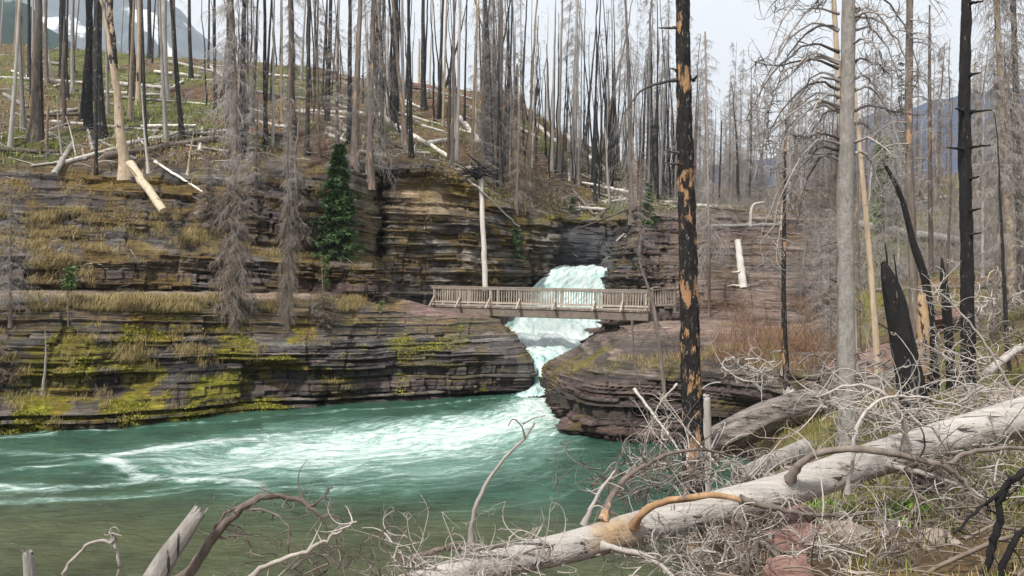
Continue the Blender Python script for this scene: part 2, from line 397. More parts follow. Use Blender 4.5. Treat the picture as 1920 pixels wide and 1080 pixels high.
# ---- upper cliffs, falls wall, rock terraces and the hillside behind them
def st(px, *p): return [(px,) + q if len(q) == 2 else q for q in p]
HILL = [
 st(-350, (575, 31), (545, 33), (478, 33.9), (455, 36.6), (400, 38.2), (330, 42), (260, 45), (170, 56), (75, 72), (90, 90)),
 st(0, (575, 33), (543, 35), (478, 35.7), (448, 38.4), (395, 39.8), (325, 43), (255, 46), (165, 57), (80, 73), (95, 92)),
 st(200, (575, 35), (543, 37), (492, 37.5), (452, 40.2), (400, 41.4), (325, 44.2), (255, 48), (180, 58), (100, 74), (115, 92)),
 st(400, (575, 38), (545, 39.3), (490, 39.8), (438, 41.8), (400, 42.6), (325, 45.2), (255, 49), (185, 59), (112, 75), (125, 92)),
 st(560, (580, 40.5), (548, 41.5), (490, 41.9), (482, 43.6), (400, 44.3), (322, 45.8), (250, 52), (190, 61), (125, 76), (140, 93)),
 st(655, (585, 41.5), (552, 42.3), (490, 42.8), (484, 45), (400, 45.5), (325, 46.5), (250, 53), (195, 62), (138, 76), (150, 94)),
 st(700, (590, 42), (555, 42.6), (494, 43), (488, 48.3), (400, 48.4), (330, 48.8), (255, 55), (200, 63), (145, 77), (160, 95)),
 st(718, (600, 43), (560, 43.4), (515, 43.8), (500, 51.5), (420, 52), (335, 52.5), (258, 56), (203, 63), (148, 77), (160, 95)),
 st(725, (640, 47.5), (565, 48), (480, 48.5), (460, 49), (400, 49.3), (314, 50), (265, 56), (205, 64), (150, 77), (165, 95)),
 st(800, (640, 48.5), (565, 49), (480, 49.3), (440, 49.6), (400, 49.8), (311, 50.6), (270, 56), (215, 65), (155, 78), (170, 95)),
 st(880, (640, 50), (565, 50.3), (480, 50.6), (440, 51), (405, 51.3), (345, 52.5), (300, 57), (235, 66), (165, 78), (180, 95)),
 st(940, (650, 51.6), (565, 52), (500, 52.4), (460, 53), (430, 53.6), (392, 55), (340, 59), (260, 67), (185, 79), (200, 95)),
 st(975, (650, 54), (565, 54.2), (520, 54.6), (490, 55), (465, 55.3), (415, 57), (350, 61), (270, 68), (198, 79), (210, 95)),
 st(984, (650, 57.5), (565, 57.5), (520, 57.6), (480, 57.7), (450, 57.9), (414, 58.6), (355, 62), (280, 69), (205, 79), (215, 95)),
 st(1038, (650, 58), (570, 58.2), (515, 58.4), (480, 58.5), (450, 58.7), (412, 59.5), (360, 64), (290, 70), (230, 79), (240, 95)),
 st(1046, (650, 61), (570, 61), (515, 61.2), (480, 61.3), (450, 61.4), (416, 62.5), (365, 66), (305, 71), (245, 79), (255, 95)),
 st(1128, (650, 61.5), (570, 61.5), (520, 61.7), (480, 61.8), (455, 62), (412, 63), (375, 67), (325, 72), (278, 79), (290, 95)),
 st(1140, (650, 53.5), (570, 54), (520, 55), (492, 59.5), (455, 62), (412, 63), (375, 67), (330, 72), (285, 79), (297, 95)),
 st(1165, (650, 52), (570, 52.5), (515, 53), (470, 54.5), (452, 60), (410, 62), (375, 67), (338, 72), (298, 79), (310, 95)),
 st(1200, (650, 50), (575, 50.5), (520, 51), (460, 52.2), (420, 54.5), (390, 57), (372, 63), (350, 71), (320, 80), (330, 95)),
 st(1250, (640, 48), (580, 48.3), (548, 49.4), (505, 51), (455, 54), (400, 58), (375, 64), (365, 72), (345, 85), (345, 110)),
 st(1330, (625, 44), (582, 47), (545, 48.6), (500, 51.5), (448, 54.5), (393, 59), (385, 66), (375, 75), (362, 92), (352, 125)),
 st(1500, (625, 41), (585, 43.5), (548, 46.5), (508, 50), (458, 54), (405, 59), (395, 66), (380, 75), (365, 92), (352, 125)),
 st(1620, (590, 39), (560, 42), (530, 44.5), (500, 47), (455, 50), (412, 55), (400, 63), (385, 76), (368, 92), (352, 125)),
 st(1780, (560, 37), (530, 40), (505, 43), (475, 46), (445, 49.5), (408, 55), (390, 63), (370, 76), (345, 92), (330, 125)),
 st(1950, (530, 34), (508, 37.5), (485, 41), (460, 44), (430, 48), (400, 53), (370, 62), (330, 75), (300, 92), (290, 125)),
 st(2350, (520, 33), (495, 36), (470, 39), (445, 42), (415, 46), (380, 51), (340, 60), (290, 73), (250, 90), (240, 125)),
]
G, U, T = loft(HILL, [8, 44, 28, 44, 46, 24, 22, 22, 8], .095)
tt = T[:, None] + 0 * G[..., 0]
_k = 26; _w = sstep(5.02, 5.7, tt)[..., None]
_P = np.concatenate([np.repeat(G[:, :1], _k, 1), G, np.repeat(G[:, -1:], _k, 1)], 1); _c = np.cumsum(np.concatenate([0 * _P[:, :1], _P], 1), 1); _n = G.shape[1]
_S = (_c[:, 2 * _k + 1:2 * _k + 1 + _n] - _c[:, :_n]) / (2 * _k + 1); G = G * (1 - _w) + _S * _w
px, py = pix(G); uu = U[None, :] + 0 * px
hillw = sstep(5.0, 5.6, tt)                                     # 0 on the cliffs, 1 on the wooded slope
N = smooth2(normals(G), 3); N /= np.maximum(np.linalg.norm(N, axis=2, keepdims=True), 1e-9)
H = N.copy(); H[..., 2] *= .12; steep = np.clip(1.3 - np.abs(N[..., 2]), 0, 1)
rock = (1 - hillw)
d = .5 * fbm(uu * .25, G[..., 2] * .45, seed=61, oct=3)
d -= .55 * blob(px, py, 400, 515, 130, 25) + .6 * blob(px, py, 200, 395, 260, 16)
d -= .5 * blob(px, py, 800, 348, 60, 9) + .4 * blob(px, py, 830, 440, 90, 8)
so, idx, ff, hb = strata(G, uu)
flatface = np.clip(blob(px, py, 800, 375, 45, 28, 4) + blob(px, py, 1095, 465, 60, 45, 4) + .8 * blob(px, py, 690, 420, 28, 90, 4), 0, 1)   # smooth joint faces
so = so * (1 - .8 * flatface)
G = G + H * ((d + so * 1.7) * np.clip(steep * 1.5, 0, 1) * rock)[..., None]
G[..., 2] += hillw * (.75 * fbm(G[..., 0] * .16, G[..., 1] * .16, seed=70, oct=4) + .16 * fbm(G[..., 0] * 1.1, G[..., 1] * 1.1, seed=71, oct=3)) * sstep(5, 6, tt)
terrace(G, idx, ff, .45 * rock)
G[..., 2] += rock * .06 * fbm(G[..., 0] * 1.1, G[..., 1] * 1.1, seed=72) * (1 - steep)
N2 = normals(G); up = np.clip(N2[..., 2], 0, 1)
rightr = sstep(1170, 1230, px)
col = PAL[L_COL[idx]] * (1 + .45 * fbm(uu * .45, G[..., 2] * 1.1, seed=80)[..., None]) * (1 + .3 * hb[..., None])
col = col * (1 + rightr[..., None] * np.array((.16, .02, -.02)))                    # redder argillite on the right
red = np.clip(blob(px, py, 650, 520, 90, 30, 4) , 0, 1); col = col * (1 + red[..., None] * np.array((.15, -.03, .02)))
g1 = np.clip(blob(px, py, 800, 372, 62, 36, 4), 0, 1) * .95; col = col * (1 - g1[..., None]) + g1[..., None] * np.array((.46, .34, .22)) * (1 + .3 * hb[..., None])
g2 = np.clip(blob(px, py, 820, 470, 110, 100, 4), 0, 1) * .9 * sstep(-.3, .3, fbm(uu * .5, G[..., 2] * .8, seed=82)); col = col * (1 - g2[..., None]) + g2[..., None] * np.array((.38, .34, .285)) * (1 + .35 * hb[..., None])
g3 = np.clip(blob(px, py, 1012, 460, 28, 55, 4), 0, 1) * .6; col = col * (1 - g3[..., None]) + g3[..., None] * np.array((.36, .32, .26))
wetw = np.clip(blob(px, py, 1100, 465, 62, 50, 4), 0, 1); col = col * (1 - wetw[..., None]) + wetw[..., None] * np.array((.085, .09, .10)) * (1 + .5 * fbm(px * .08, py * .008, seed=83)[..., None])
sl = np.clip(blob(px, py, 690, 420, 30, 95, 4), 0, 1) * .7; col = col * (1 - sl[..., None]) + sl[..., None] * np.array((.20, .17, .10)) * (1 + .5 * fbm(px * .06, py * .02, seed=84)[..., None])
fn = fbm(uu * .6, G[..., 2] * 1.5, seed=85, oct=4)
fl = sstep(.38, .78, up)
ledge = rock * np.clip(fl + .12 + .14 * sstep(650, 500, px), 0, 1) * sstep(-.22, .2, fn) * sstep(555, 535, py) * (1 - .62 * rightr) * (1 - wetw) * (1 - g1)
lc = np.array((.13, .085, .030)) * (1 + .4 * fbm(uu * 1.1, G[..., 2] * 2, seed=86)[..., None])
straw = sstep(.1, .5, fbm(uu * .35, G[..., 2] * .8, seed=87))[..., None]; lc = lc * (1 - straw) + straw * np.array((.22, .165, .07))
col = col * (1 - ledge[..., None]) + lc * ledge[..., None]
og = np.clip(blob(px, py, 850, 345, 110, 30) + .8 * blob(px, py, 930, 420, 45, 60) + blob(px, py, 1070, 405, 80, 12) + .7 * blob(px, py, 200, 340, 260, 14), 0, 1) * sstep(-.3, .1, fn) * .9
col = col * (1 - og[..., None]) + og[..., None] * (np.array((.20, .13, .02)) + np.array((.0, .05, .0)) * sstep(900, 1050, px)[..., None])
# trail / bare slab
tr = sstep(600, 590, py) * sstep(1260, 1300, px) * sstep(1480, 1440, px) * sstep(530, 560, py) ; col = col * (1 - .7 * tr[..., None]) + .7 * tr[..., None] * np.array((.22, .155, .125))
tr = sstep(546, 552, py) * sstep(730, 700, px) * fl; col = col * (1 - tr[..., None]) + tr[..., None] * np.array((.27, .20, .16))
# wooded slope: needle litter, bare soil, green growth
gn = fbm(G[..., 0] * .22, G[..., 1] * .22, seed=90, oct=4); gm = fbm(G[..., 0] * .6, G[..., 1] * .6, seed=91, oct=4)
hc = np.array((.145, .098, .055)) * (1 + .5 * gm[..., None])
gr = sstep(-.12, .16, gn + .3 * blob(px, py, 200, 200, 260, 80) - .25 * sstep(500, 900, px) * sstep(1300, 1000, px) + .18 * sstep(1500, 1650, px))
hc = hc * (1 - .8 * gr[..., None]) + .8 * gr[..., None] * np.array((.12, .145, .03)) * (1 + .35 * gm[..., None])
rs = sstep(.18, .36, fbm(G[..., 0] * .25 + 9, G[..., 1] * .25, seed=92, oct=3)); rs = np.clip(rs * .5 + blob(px, py, 800, 148, 55, 18) + .7 * blob(px, py, 410, 130, 40, 16) + .8 * blob(px, py, 880, 185, 50, 15), 0, 1)
hc = hc * (1 - rs[..., None]) + rs[..., None] * np.array((.20, .095, .075))
side = sstep(1530, 1640, px) * .9                            # grassy slope on the right
hw = np.clip(np.maximum(hillw, side), 0, 1)[..., None]
col = col * (1 - hw) + hc * hw
finish('hillside', G, np.concatenate([np.clip(col, .01, .8), 1 - hw], -1), M_ROCK, 'burnt hillside with layered rock cliffs above the trail')
HILL_DATA = (G, N2, ledge, px, py, hillw, gr, tt)

# ---- rock promontory right of the gorge mouth
PROM = [
 [(1130, 720, 52), (1128, 670, 52), (1125, 640, 52), (1122, 620, 52), (1122, 604, 52), (1130, 596, 52), (1150, 586, 52.5)],
 [(1118, 740, 47), (1116, 680, 47), (1114, 655, 47), (1111, 640, 47), (1115, 622, 47.4), (1130, 604, 48), (1150, 588, 48.5)],
 [(1085, 770, 43), (1078, 720, 43), (1072, 690, 43), (1076, 664, 43.4), (1092, 648, 44.5), (1118, 625, 46), (1155, 592, 47)],
 [(1054, 800, 39.5), (1050, 742, 39.5), (1040, 712, 39.5), (1032, 688, 39.7), (1044, 668, 40.5), (1085, 648, 43), (1190, 598, 46)],
 [(1044, 810, 37), (1039, 752, 37), (1025, 718, 37), (1016, 697, 37.2), (1026, 680, 38), (1070, 660, 40.5), (1195, 599, 45.6)],
 [(1058, 840, 33), (1054, 783, 33), (1044, 752, 33.4), (1032, 726, 33.8), (1034, 700, 34.8), (1080, 672, 38), (1200, 600, 45.3)],
 [(1085, 880, 29), (1080, 812, 29.2), (1074, 770, 29.5), (1066, 725, 30), (1075, 696, 31.4), (1120, 668, 36), (1210, 601, 45)],
 [(1130, 900, 27.2), (1125, 828, 27.4), (1118, 780, 27.7), (1112, 722, 28.2), (1118, 694, 29.6), (1160, 666, 35), (1235, 599, 45)],
 [(1200, 900, 26.8), (1195, 826, 27.2), (1190, 775, 27.4), (1188, 716, 28), (1195, 690, 29.2), (1225, 662, 34.5), (1285, 597, 44.6)],
 [(1290, 900, 25.8), (1290, 826, 26.6), (1288, 770, 26.7), (1285, 700, 27.2), (1292, 676, 28.6), (1310, 655, 33.5), (1355, 598, 43.6)],
 [(1390, 890, 24), (1390, 820, 25), (1390, 765, 25), (1390, 698, 25.4), (1395, 674, 27), (1410, 652, 32), (1440, 610, 40)],
 [(1500, 870, 21), (1500, 810, 22.5), (1500, 765, 22.8), (1500, 705, 23.4), (1505, 680, 25), (1515, 652, 30), (1535, 605, 39)],
 [(1610, 860, 19), (1610, 800, 21), (1610, 765, 21.5), (1610, 715, 22.3), (1615, 690, 24), (1620, 655, 29), (1630, 600, 38)],
]
G, U, T = loft(PROM, [3, 30, 34, 28, 40, 50], .075)
px, py = pix(G); uu = U[None, :] + 0 * px + 200
N = smooth2(normals(G), 3); N /= np.maximum(np.linalg.norm(N, axis=2, keepdims=True), 1e-9)
H = N.copy(); H[..., 2] *= .12; steep = np.clip(1.3 - np.abs(N[..., 2]), 0, 1)
d = .5 * fbm(uu * .45, G[..., 2] * .9, seed=101, oct=4) - .5 * blob(px, py, 1420, 770, 120, 30) + .5 * blob(px, py, 1090, 800, 70, 14)
so, idx, ff, hb = strata(G, uu)
damp = 1 - .55 * sstep(1130, 1080, px) * sstep(770, 740, py)
G = G + H * ((d + so * 1.6) * damp * np.clip(steep * 1.5, 0, 1))[..., None]
terrace(G, idx, ff, .95)
G[..., 2] += .04 * fbm(G[..., 0] * 1.2, G[..., 1] * 1.2, seed=102) * (1 - steep)
N2 = normals(G); up = np.clip(N2[..., 2], 0, 1)
col = PAL[L_COL[idx]] * np.array((1.15, 1.0, .95)) * (1 + .4 * fbm(uu * .5, G[..., 2] * 1.2, seed=103)[..., None]) * (1 + .3 * hb[..., None])
fn = fbm(uu * .8, G[..., 2] * 1.4, seed=104, oct=4); fl = sstep(.4, .8, up)
slab = sstep(640, 610, py) * fl * .8; col = col * (1 - slab[..., None]) + slab[..., None] * np.array((.235, .175, .145))
ms = np.clip(fl * sstep(.12, .4, fn) * sstep(628, 650, py) + .8 * blob(px, py, 1080, 685, 40, 12) + .7 * blob(px, py, 1235, 675, 60, 12) + .6 * blob(px, py, 1150, 690, 14, 8), 0, 1)
col = col * (1 - ms[..., None]) + ms[..., None] * np.array((.12, .10, .028)) * (1 + .35 * fn[..., None])
dk = blob(px, py, 1430, 770, 130, 45) * .5; col = col * (1 - dk[..., None] * .4)
wet = sstep(.4, .1, G[..., 2]); col = col * (1 - .55 * wet[..., None])
finish('rock_promontory', G, np.clip(col, .01, .8), M_ROCK, 'layered brown rock promontory beside the gorge mouth')
PROM_DATA = (G, N2, ms, px, py)

# ---- near bank: from under the camera along the right-hand side
CP = [at(*p) for p in [
 (1600, 905, 10.5), (1740, 940, 9), (1815, 745, 14), (1900, 735, 13.5), (1900, 650, 18), (1900, 560, 26), (1900, 500, 38), (1600, 745, 17.5),
 (1600, 690, 24), (1600, 610, 32), (1600, 555, 41), (1450, 700, 26.5), (1450, 640, 34), (1450, 600, 41), (1300, 900, 11), (1480, 755, 19.5), (1400, 860, 14), (1330, 850, 17),
 (1900, 1060, 5), (1700, 1060, 5.2), (1500, 1085, 5.5), (1300, 1130, 6), (2300, 620, 14), (2400, 520, 24), (2400, 470, 36), (1750, 680, 21), (1750, 600, 30), (1750, 840, 11), (2200, 900, 6)]]
CP += [(0, 0, 3.15), (3, 0, 3.3), (-3, 0, 3.0), (0, 4, 2.85), (-3, 4.5, 2.75), (-6, 3, 2.6), (6, -2, 3.6), (12, 0, 4.4), (20, 8, 6.0), (0, 6.2, 2.4), (-2.5, 6, 2.3)]
CP = np.array(CP)
def tps_fit(P, lam=.02):
    n = len(P); r = np.linalg.norm(P[:, None, :2] - P[None, :, :2], axis=2); K = np.where(r > 0, r * r * np.log(np.maximum(r, 1e-9)), 0) + lam * n * np.eye(n)
    A = np.zeros((n + 3, n + 3)); A[:n, :n] = K; A[:n, n] = 1; A[:n, n + 1:] = P[:, :2]; A[n:, :n] = A[:n, n:].T
    w = np.linalg.solve(A, np.concatenate([P[:, 2], [0, 0, 0]])); return w
WT = tps_fit(CP)
def tps(x, y):
    o = WT[-3] + WT[-2] * x + WT[-1] * y
    for (a, b, _), w in zip(CP, WT):
        r2 = (x - a) ** 2 + (y - b) ** 2; o = o + w * .5 * np.where(r2 > 0, r2 * np.log(np.maximum(r2, 1e-12)), 0)
    return o
SHORE = np.array([(-14, 2.5), (-9, 4.6), (-4, 6.6), (0, 8.0), (1.6, 10), (2.6, 13), (3.6, 17), (4.6, 21), (5.4, 24), (5.6, 60)])
def shore_dist(x, y):
    best = np.full(x.shape, 1e9); sg = np.ones(x.shape)
    for (a, b), (c, d_) in zip(SHORE[:-1], SHORE[1:]):
        vx, vy = c - a, d_ - b; t = np.clip(((x - a) * vx + (y - b) * vy) / (vx * vx + vy * vy), 0, 1)
        dx, dy = x - a - t * vx, y - b - t * vy; q = np.hypot(dx, dy); s = np.sign(vx * (y - b) - vy * (x - a))
        m = q < best; best = np.where(m, q, best); sg = np.where(m, s, sg)
    return -best * sg            # positive on land
xs = np.arange(-14, 34, .14); ys = np.arange(-4, 47, .14)
X, Yg = np.meshgrid(xs, ys)
sd = shore_dist(X, Yg) + .35 * fbm(X * .5, Yg * .5, seed=111)
Z = tps(X, Yg); Z = Z + .16 * fbm(X * .6, Yg * .6, seed=112, oct=4) + .05 * fbm(X * 2.5, Yg * 2.5, seed=113, oct=3)
w = sstep(-.2, 2.0, sd); Z = np.where(sd < 2.0, -1.2 + (Z + 1.2) * w, Z)
pxg = 960 + F * X / np.maximum(Yg, .5)
Z = Z - 2.5 * sstep(1600, 1520, pxg) * sstep(17, 21, Yg)           # the promontory takes over there
G = np.stack([X, Yg, Z], -1); N2 = normals(G); up = N2[..., 2]
gn = fbm(X * .35, Yg * .35, seed=115, oct=4); gm = fbm(X * 1.3, Yg * 1.3, seed=116, oct=4)
col = np.array((.155, .105, .062)) * (1 + .45 * gm[..., None])
gr = sstep(-.05, .3, gn + .10 + .2 * sstep(12, 22, Yg)); col = col * (1 - .75 * gr[..., None]) + .75 * gr[..., None] * np.array((.15, .155, .04)) * (1 + .4 * gm[..., None])
pk = sstep(.22, .4, fbm(X * .5 + 7, Yg * .5, seed=117, oct=3)) * .6; col = col * (1 - pk[..., None]) + pk[..., None] * np.array((.22, .13, .105))
finish('near_bank', G, np.clip(col, .01, .8), M_GROUND, 'littered near bank with dry grass and pink stones')
NEAR_DATA = (G, N2, gr)

_V = []; _F = []; _n = 0
for V, Fq in TERR:
    _V.append(V); _F.append(Fq + _n); _n += len(V)
_VV = np.concatenate(_V)
BVH = BVHTree.FromPolygons(_VV.tolist(), np.concatenate(_F).tolist())
def ray(px, py):
    """the ground seen at a photo pixel"""
    d = Vector(((px - 960) / F, 1, -(py - HOR) / F)).normalized()
    h = BVH.ray_cast(Vector((0, 0, CAM_Z)), d)
    return h[0]
def foot(px, py):
    for k in range(40):
        h = ray(px, py + 5 * k)
        if h is not None: return h
def drop(x, y, z0=80):
    h = BVH.ray_cast(Vector((x, y, z0)), Vector((0, 0, -1))); return h[0]
# ------------------------------------------------------------------ water
def make_water():
    m, nt, n, l, bs = mat('river_water')
    a = n.new('ShaderNodeVertexColor'); a.layer_name = 'Col'
    sep = n.new('ShaderNodeSeparateColor'); l.new(a.outputs[0], sep.inputs[0])       # R foam, G aqua, B shallow
    uv = n.new('ShaderNodeUVMap'); uv.uv_map = 'flow'; g = n.new('ShaderNodeNewGeometry')
    s1 = noise(n, l, uv.outputs[0], 1.0, 9, .72, (.42, 1.5, 1), 1.4)
    s2 = noise(n, l, uv.outputs[0], 3.1, 7, .75, (.35, 1.4, 1), 1.0)
    def m2(op, x, y, clamp=False):
        q = n.new('ShaderNodeMath'); q.operation = op; q.use_clamp = clamp
        for i, v in enumerate((x, y)):
            if hasattr(v, 'is_output'): l.new(v, q.inputs[i])
            else: q.inputs[i].default_value = v
        return q.outputs[0]
    k = m2('SUBTRACT', m2('ADD', m2('MULTIPLY', s1.outputs[0], 1.1), m2('MULTIPLY', s2.outputs[0], .8)), .45)      # ~.5 mean
    foam = m2('MULTIPLY', m2('SUBTRACT', m2('ADD', m2('MULTIPLY', sep.outputs[0], .44), k), .72), 2.9, True)
    aq = m2('MULTIPLY', m2('SUBTRACT', m2('ADD', m2('MULTIPLY', sep.outputs[1], .62), m2('MULTIPLY', k, .6)), .46), 1.9, True)
    base = mixc(n, l, sep.outputs[2], (.034, .090, .062), (.072, .080, .040))
    pn = noise(n, l, g.outputs['Position'], .5, 5, .6, (1, .8, 1)); pr = ramp(n, [(.35, (.6, .6, .6)), (.65, (1.35, 1.35, 1.3))]); l.new(pn.outputs[0], pr.inputs[0])
    base = mixc(n, l, .8, base, pr.outputs[0], 'MULTIPLY')
    c = mixc(n, l, aq, base, (.33, .54, .47)); c = mixc(n, l, foam, c, (.68, .76, .735))
    l.new(c, bs.inputs['Base Color'])
    rg = n.new('ShaderNodeMapRange'); l.new(foam, rg.inputs[0]); rg.inputs[3].default_value = .09; rg.inputs[4].default_value = .6
    l.new(rg.outputs[0], bs.inputs['Roughness']); bs.inputs['IOR'].default_value = 1.33; bs.inputs['Specular IOR Level'].default_value = .5
    w1 = noise(n, l, g.outputs['Position'], 1.9, 7, .62, (.7, 1.5, 1), .8); b = bump(n, l, w1.outputs[0], .8, .3, bs)
    b = bump(n, l, s2.outputs[0], .35, .05, bs, b); w3 = noise(n, l, g.outputs['Position'], 5.5, 5, .6, (.6, 1.6, 1), .6); bump(n, l, w3.outputs[0], .6, .07, bs, b)
    return m

CORE = np.array([(1.2, 41.5), (1.6, 38), (1.2, 34), (-.6, 29.6), (-4.2, 26.2), (-7.6, 25), (-11.4, 24.2), (-16, 23.4)])
def core_coords(x, y):
    best = np.full(x.shape, 1e9); sv = np.zeros(x.shape); tv = np.zeros(x.shape); acc = 0
    for (a, b), (c, d_) in zip(CORE[:-1], CORE[1:]):
        vx, vy = c - a, d_ - b; L = math.hypot(vx, vy); t = np.clip(((x - a) * vx + (y - b) * vy) / (L * L), 0, 1)
        dx, dy = x - a - t * vx, y - b - t * vy; q = np.hypot(dx, dy); s = np.sign(vx * (y - b) - vy * (x - a))
        m = q < best; best = np.where(m, q, best); sv = np.where(m, acc + t * L, sv); tv = np.where(m, q * s, tv); acc += L
    return sv, tv
xs = np.arange(-34, 9.01, .11); ys = np.arange(3.5, 43.5, .11); X, Yg = np.meshgrid(xs, ys)
wx = X + .9 * fbm(X * .25, Yg * .25, seed=201); wy = Yg + .9 * fbm(X * .25 + 9, Yg * .25, seed=202)
sv, tv = core_coords(wx, wy)
width = np.interp(sv, [0, 3.5, 7.5, 12.2, 17, 20.7, 24.6, 29], [.9, 1.5, 2.1, 3.3, 4.6, 4.3, 2.6, 1.0])
foam = np.exp(-(np.abs(tv) / width) ** 2.4) * np.interp(sv, [0, 4, 12, 18, 21.5, 25, 29], [1.15, 1.05, 1.0, .95, .8, .45, .0])
aqua = np.exp(-(np.abs(tv) / (width * 1.3)) ** 2) * np.interp(sv, [0, 18, 24, 29], [1, .95, .6, .1])
# eddy lines swinging off to the left
for pts, a_, w_ in (([(-7.5, 28.6), (-10, 26.6), (-11.8, 25), (-11.6, 23.2), (-9.5, 21.8), (-6.5, 20.8)], .95, .5), ([(-11, 24), (-14.5, 24.6), (-17.5, 25.2), (-21, 25)], .62, .35), ([(-9, 22), (-12, 20.6), (-14, 21), (-17, 20.4)], .62, .4), ([(-13, 23), (-15.2, 22), (-17, 22.6)], .55, .25),
                    ([(-19, 27.8), (-14, 29.6), (-9, 32.6), (-5, 35.6), (-1, 38.6)], .45, .3), ([(-7, 20.3), (-9.5, 19.6), (-12.5, 19.4)], .55, .3), ([(-3.5, 20.6), (-7, 20.4)], .5, .4), ([(-16.5, 28.0), (-21, 27.2)], .75, .35)):
    p = curve_pts([(a, b, 0) for a, b in pts], 40); dd = np.full(X.shape, 1e9)
    for q in p: dd = np.minimum(dd, (wx - q[0]) ** 2 + (wy - q[1]) ** 2)
    foam = np.maximum(foam, a_ * np.exp(-dd / (w_ * w_))); aqua = np.maximum(aqua, .55 * np.exp(-dd / (1.2 * w_) ** 2))
shal = sstep(21.0, 15.5, Yg + .12 * (X + 4) + 1.3 * fbm(X * .2, Yg * .3, seed=205)) * .9
calm = sstep(1.0, 4.0, X) * sstep(33, 30, Yg); foam *= 1 - .9 * calm; aqua *= 1 - .7 * calm
chop = np.clip(foam + .4 * aqua, 0, 1)
Z = .045 * fbm(X * .9, Yg * 1.7, seed=207, oct=4) * (1 + 2.4 * chop) + .05 * chop * fbm(sv * .5, tv * 1.6, seed=208, oct=3)
V = np.stack([X, Yg, Z], -1).reshape(-1, 3)
me = mesh_np('river', V, grid_faces(*X.shape), True, np.stack([foam, aqua, shal], -1).reshape(-1, 3), np.stack([sv, tv], -1).reshape(-1, 2))
M_WATER = make_water(); tag(link('river', me, M_WATER), 'turquoise pool of churning river water with pale foam', None, None, 'structure')

def make_falls():
    m, nt, n, l, bs = mat('white_water')
    uv = n.new('ShaderNodeUVMap'); uv.uv_map = 'flow'
    s1 = noise(n, l, uv.outputs[0], 1.0, 9, .7, (2.6, .7, 1), .6); s2 = noise(n, l, uv.outputs[0], 1.0, 8, .75, (7, 2.2, 1), .5)
    a = n.new('ShaderNodeVertexColor'); a.layer_name = 'Col'; sep = n.new('ShaderNodeSeparateColor'); l.new(a.outputs[0], sep.inputs[0])
    ad = n.new('ShaderNodeMath'); ad.operation = 'MULTIPLY_ADD'; l.new(s2.outputs[0], ad.inputs[0]); ad.inputs[1].default_value = .5; l.new(s1.outputs[0], ad.inputs[2])
    ad2 = n.new('ShaderNodeMath'); ad2.operation = 'ADD'; l.new(ad.outputs[0], ad2.inputs[0]); l.new(sep.outputs[0], ad2.inputs[1])
    fr = noise(n, l, uv.outputs[0], 9, 6, .8); ad3 = n.new('ShaderNodeMath'); ad3.operation = 'MULTIPLY_ADD'; l.new(fr.outputs[0], ad3.inputs[0]); ad3.inputs[1].default_value = .5; l.new(ad2.outputs[0], ad3.inputs[2]); sb_ = n.new('ShaderNodeMath'); sb_.operation = 'SUBTRACT'; l.new(ad3.outputs[0], sb_.inputs[0]); sb_.inputs[1].default_value = .25; ad2 = sb_
    r = ramp(n, [(.62, (.07, .23, .21)), (.72, (.26, .45, .42)), (.83, (.50, .63, .61)), (.98, (.66, .72, .715))]); l.new(ad2.outputs[0], r.inputs[0])
    l.new(r.outputs[0], bs.inputs['Base Color']); bs.inputs['Roughness'].default_value = .45
    b = bump(n, l, s1.outputs[0], .5, .2, bs); bump(n, l, s2.outputs[0], .4, .06, bs, b)
    return m
M_FALLS = make_falls()
def falls(name, rows, label, nr=240, nc=130, amp=.16, add=None):
    L = curve_pts([at(a, y, Y) for a, b, y, Y in rows], nr); Rr = curve_pts([at(b, y, Y) for a, b, y, Y in rows], nr)
    q_ = np.linspace(0, 14, nr); L[:, 0] += .22 * fbm(q_ * 1.6, q_ * 0, seed=231, oct=4); Rr[:, 0] += .22 * fbm(q_ * 1.6, q_ * 0 + 5, seed=232, oct=4)
    t = np.linspace(0, 1, nc)[None, :, None]; Gf = L[:, None] * (1 - t) + Rr[:, None] * t
    s = np.concatenate([[0], np.cumsum(np.linalg.norm(np.diff((L + Rr) / 2, axis=0), axis=1))])[:, None] + 0 * t[..., 0]
    wd = np.linalg.norm(Rr - L, axis=1)[:, None] * t[..., 0]
    N = smooth2(normals(Gf), 4)
    d = 1.8 * amp * fbm(wd * 1.3, s * .35, seed=221, oct=4) + .9 * amp * fbm(wd * 4, s * .9, seed=222, oct=4) + .15 * np.sin(np.pi * t[..., 0])
    Gf = Gf + N * d[..., None]
    wht = np.interp(s, np.linspace(0, s.max(), len(add)), add) if add else 0 * s
    me = mesh_np(name, Gf.reshape(-1, 3), grid_faces(nr, nc), True, np.stack([wht] * 3, -1).reshape(-1, 3), np.stack([wd, s], -1).reshape(-1, 2))
    return tag(link(name, me, M_FALLS), label, None, None, 'structure')
falls('waterfall', [(1060, 1139, 501, 61.2), (1046, 1139, 502, 60.0), (1034, 1138, 505, 59.0), (1020, 1136, 516, 58.2), (1006, 1134, 535, 57.2), (985, 1132, 562, 55.4), (945, 1130, 596, 52.8), (942, 1127, 618, 50.8), (956, 1120, 640, 48.8),
      (974, 1095, 655, 46.9), (980, 1060, 668, 45), (982, 1045, 684, 43.6), (980, 1045, 704, 42.4), (975, 1060, 728, 41), (960, 1075, 748, 39.2)], 'white waterfall rushing down the gorge under the footbridge',
      add=[.12, .12, .10, .08, .07, .07, .10, .2, .24, .12, .05, .05, .04, .1])
falls('upper_cascade', [(1184, 1196, 424, 61.6), (1178, 1190, 434, 60.6), (1170, 1180, 446, 60.4), (1164, 1172, 462, 60.8)], 'thin white cascade sliding down beside the dark wet wall', 60, 16, .05, [.1, .1])

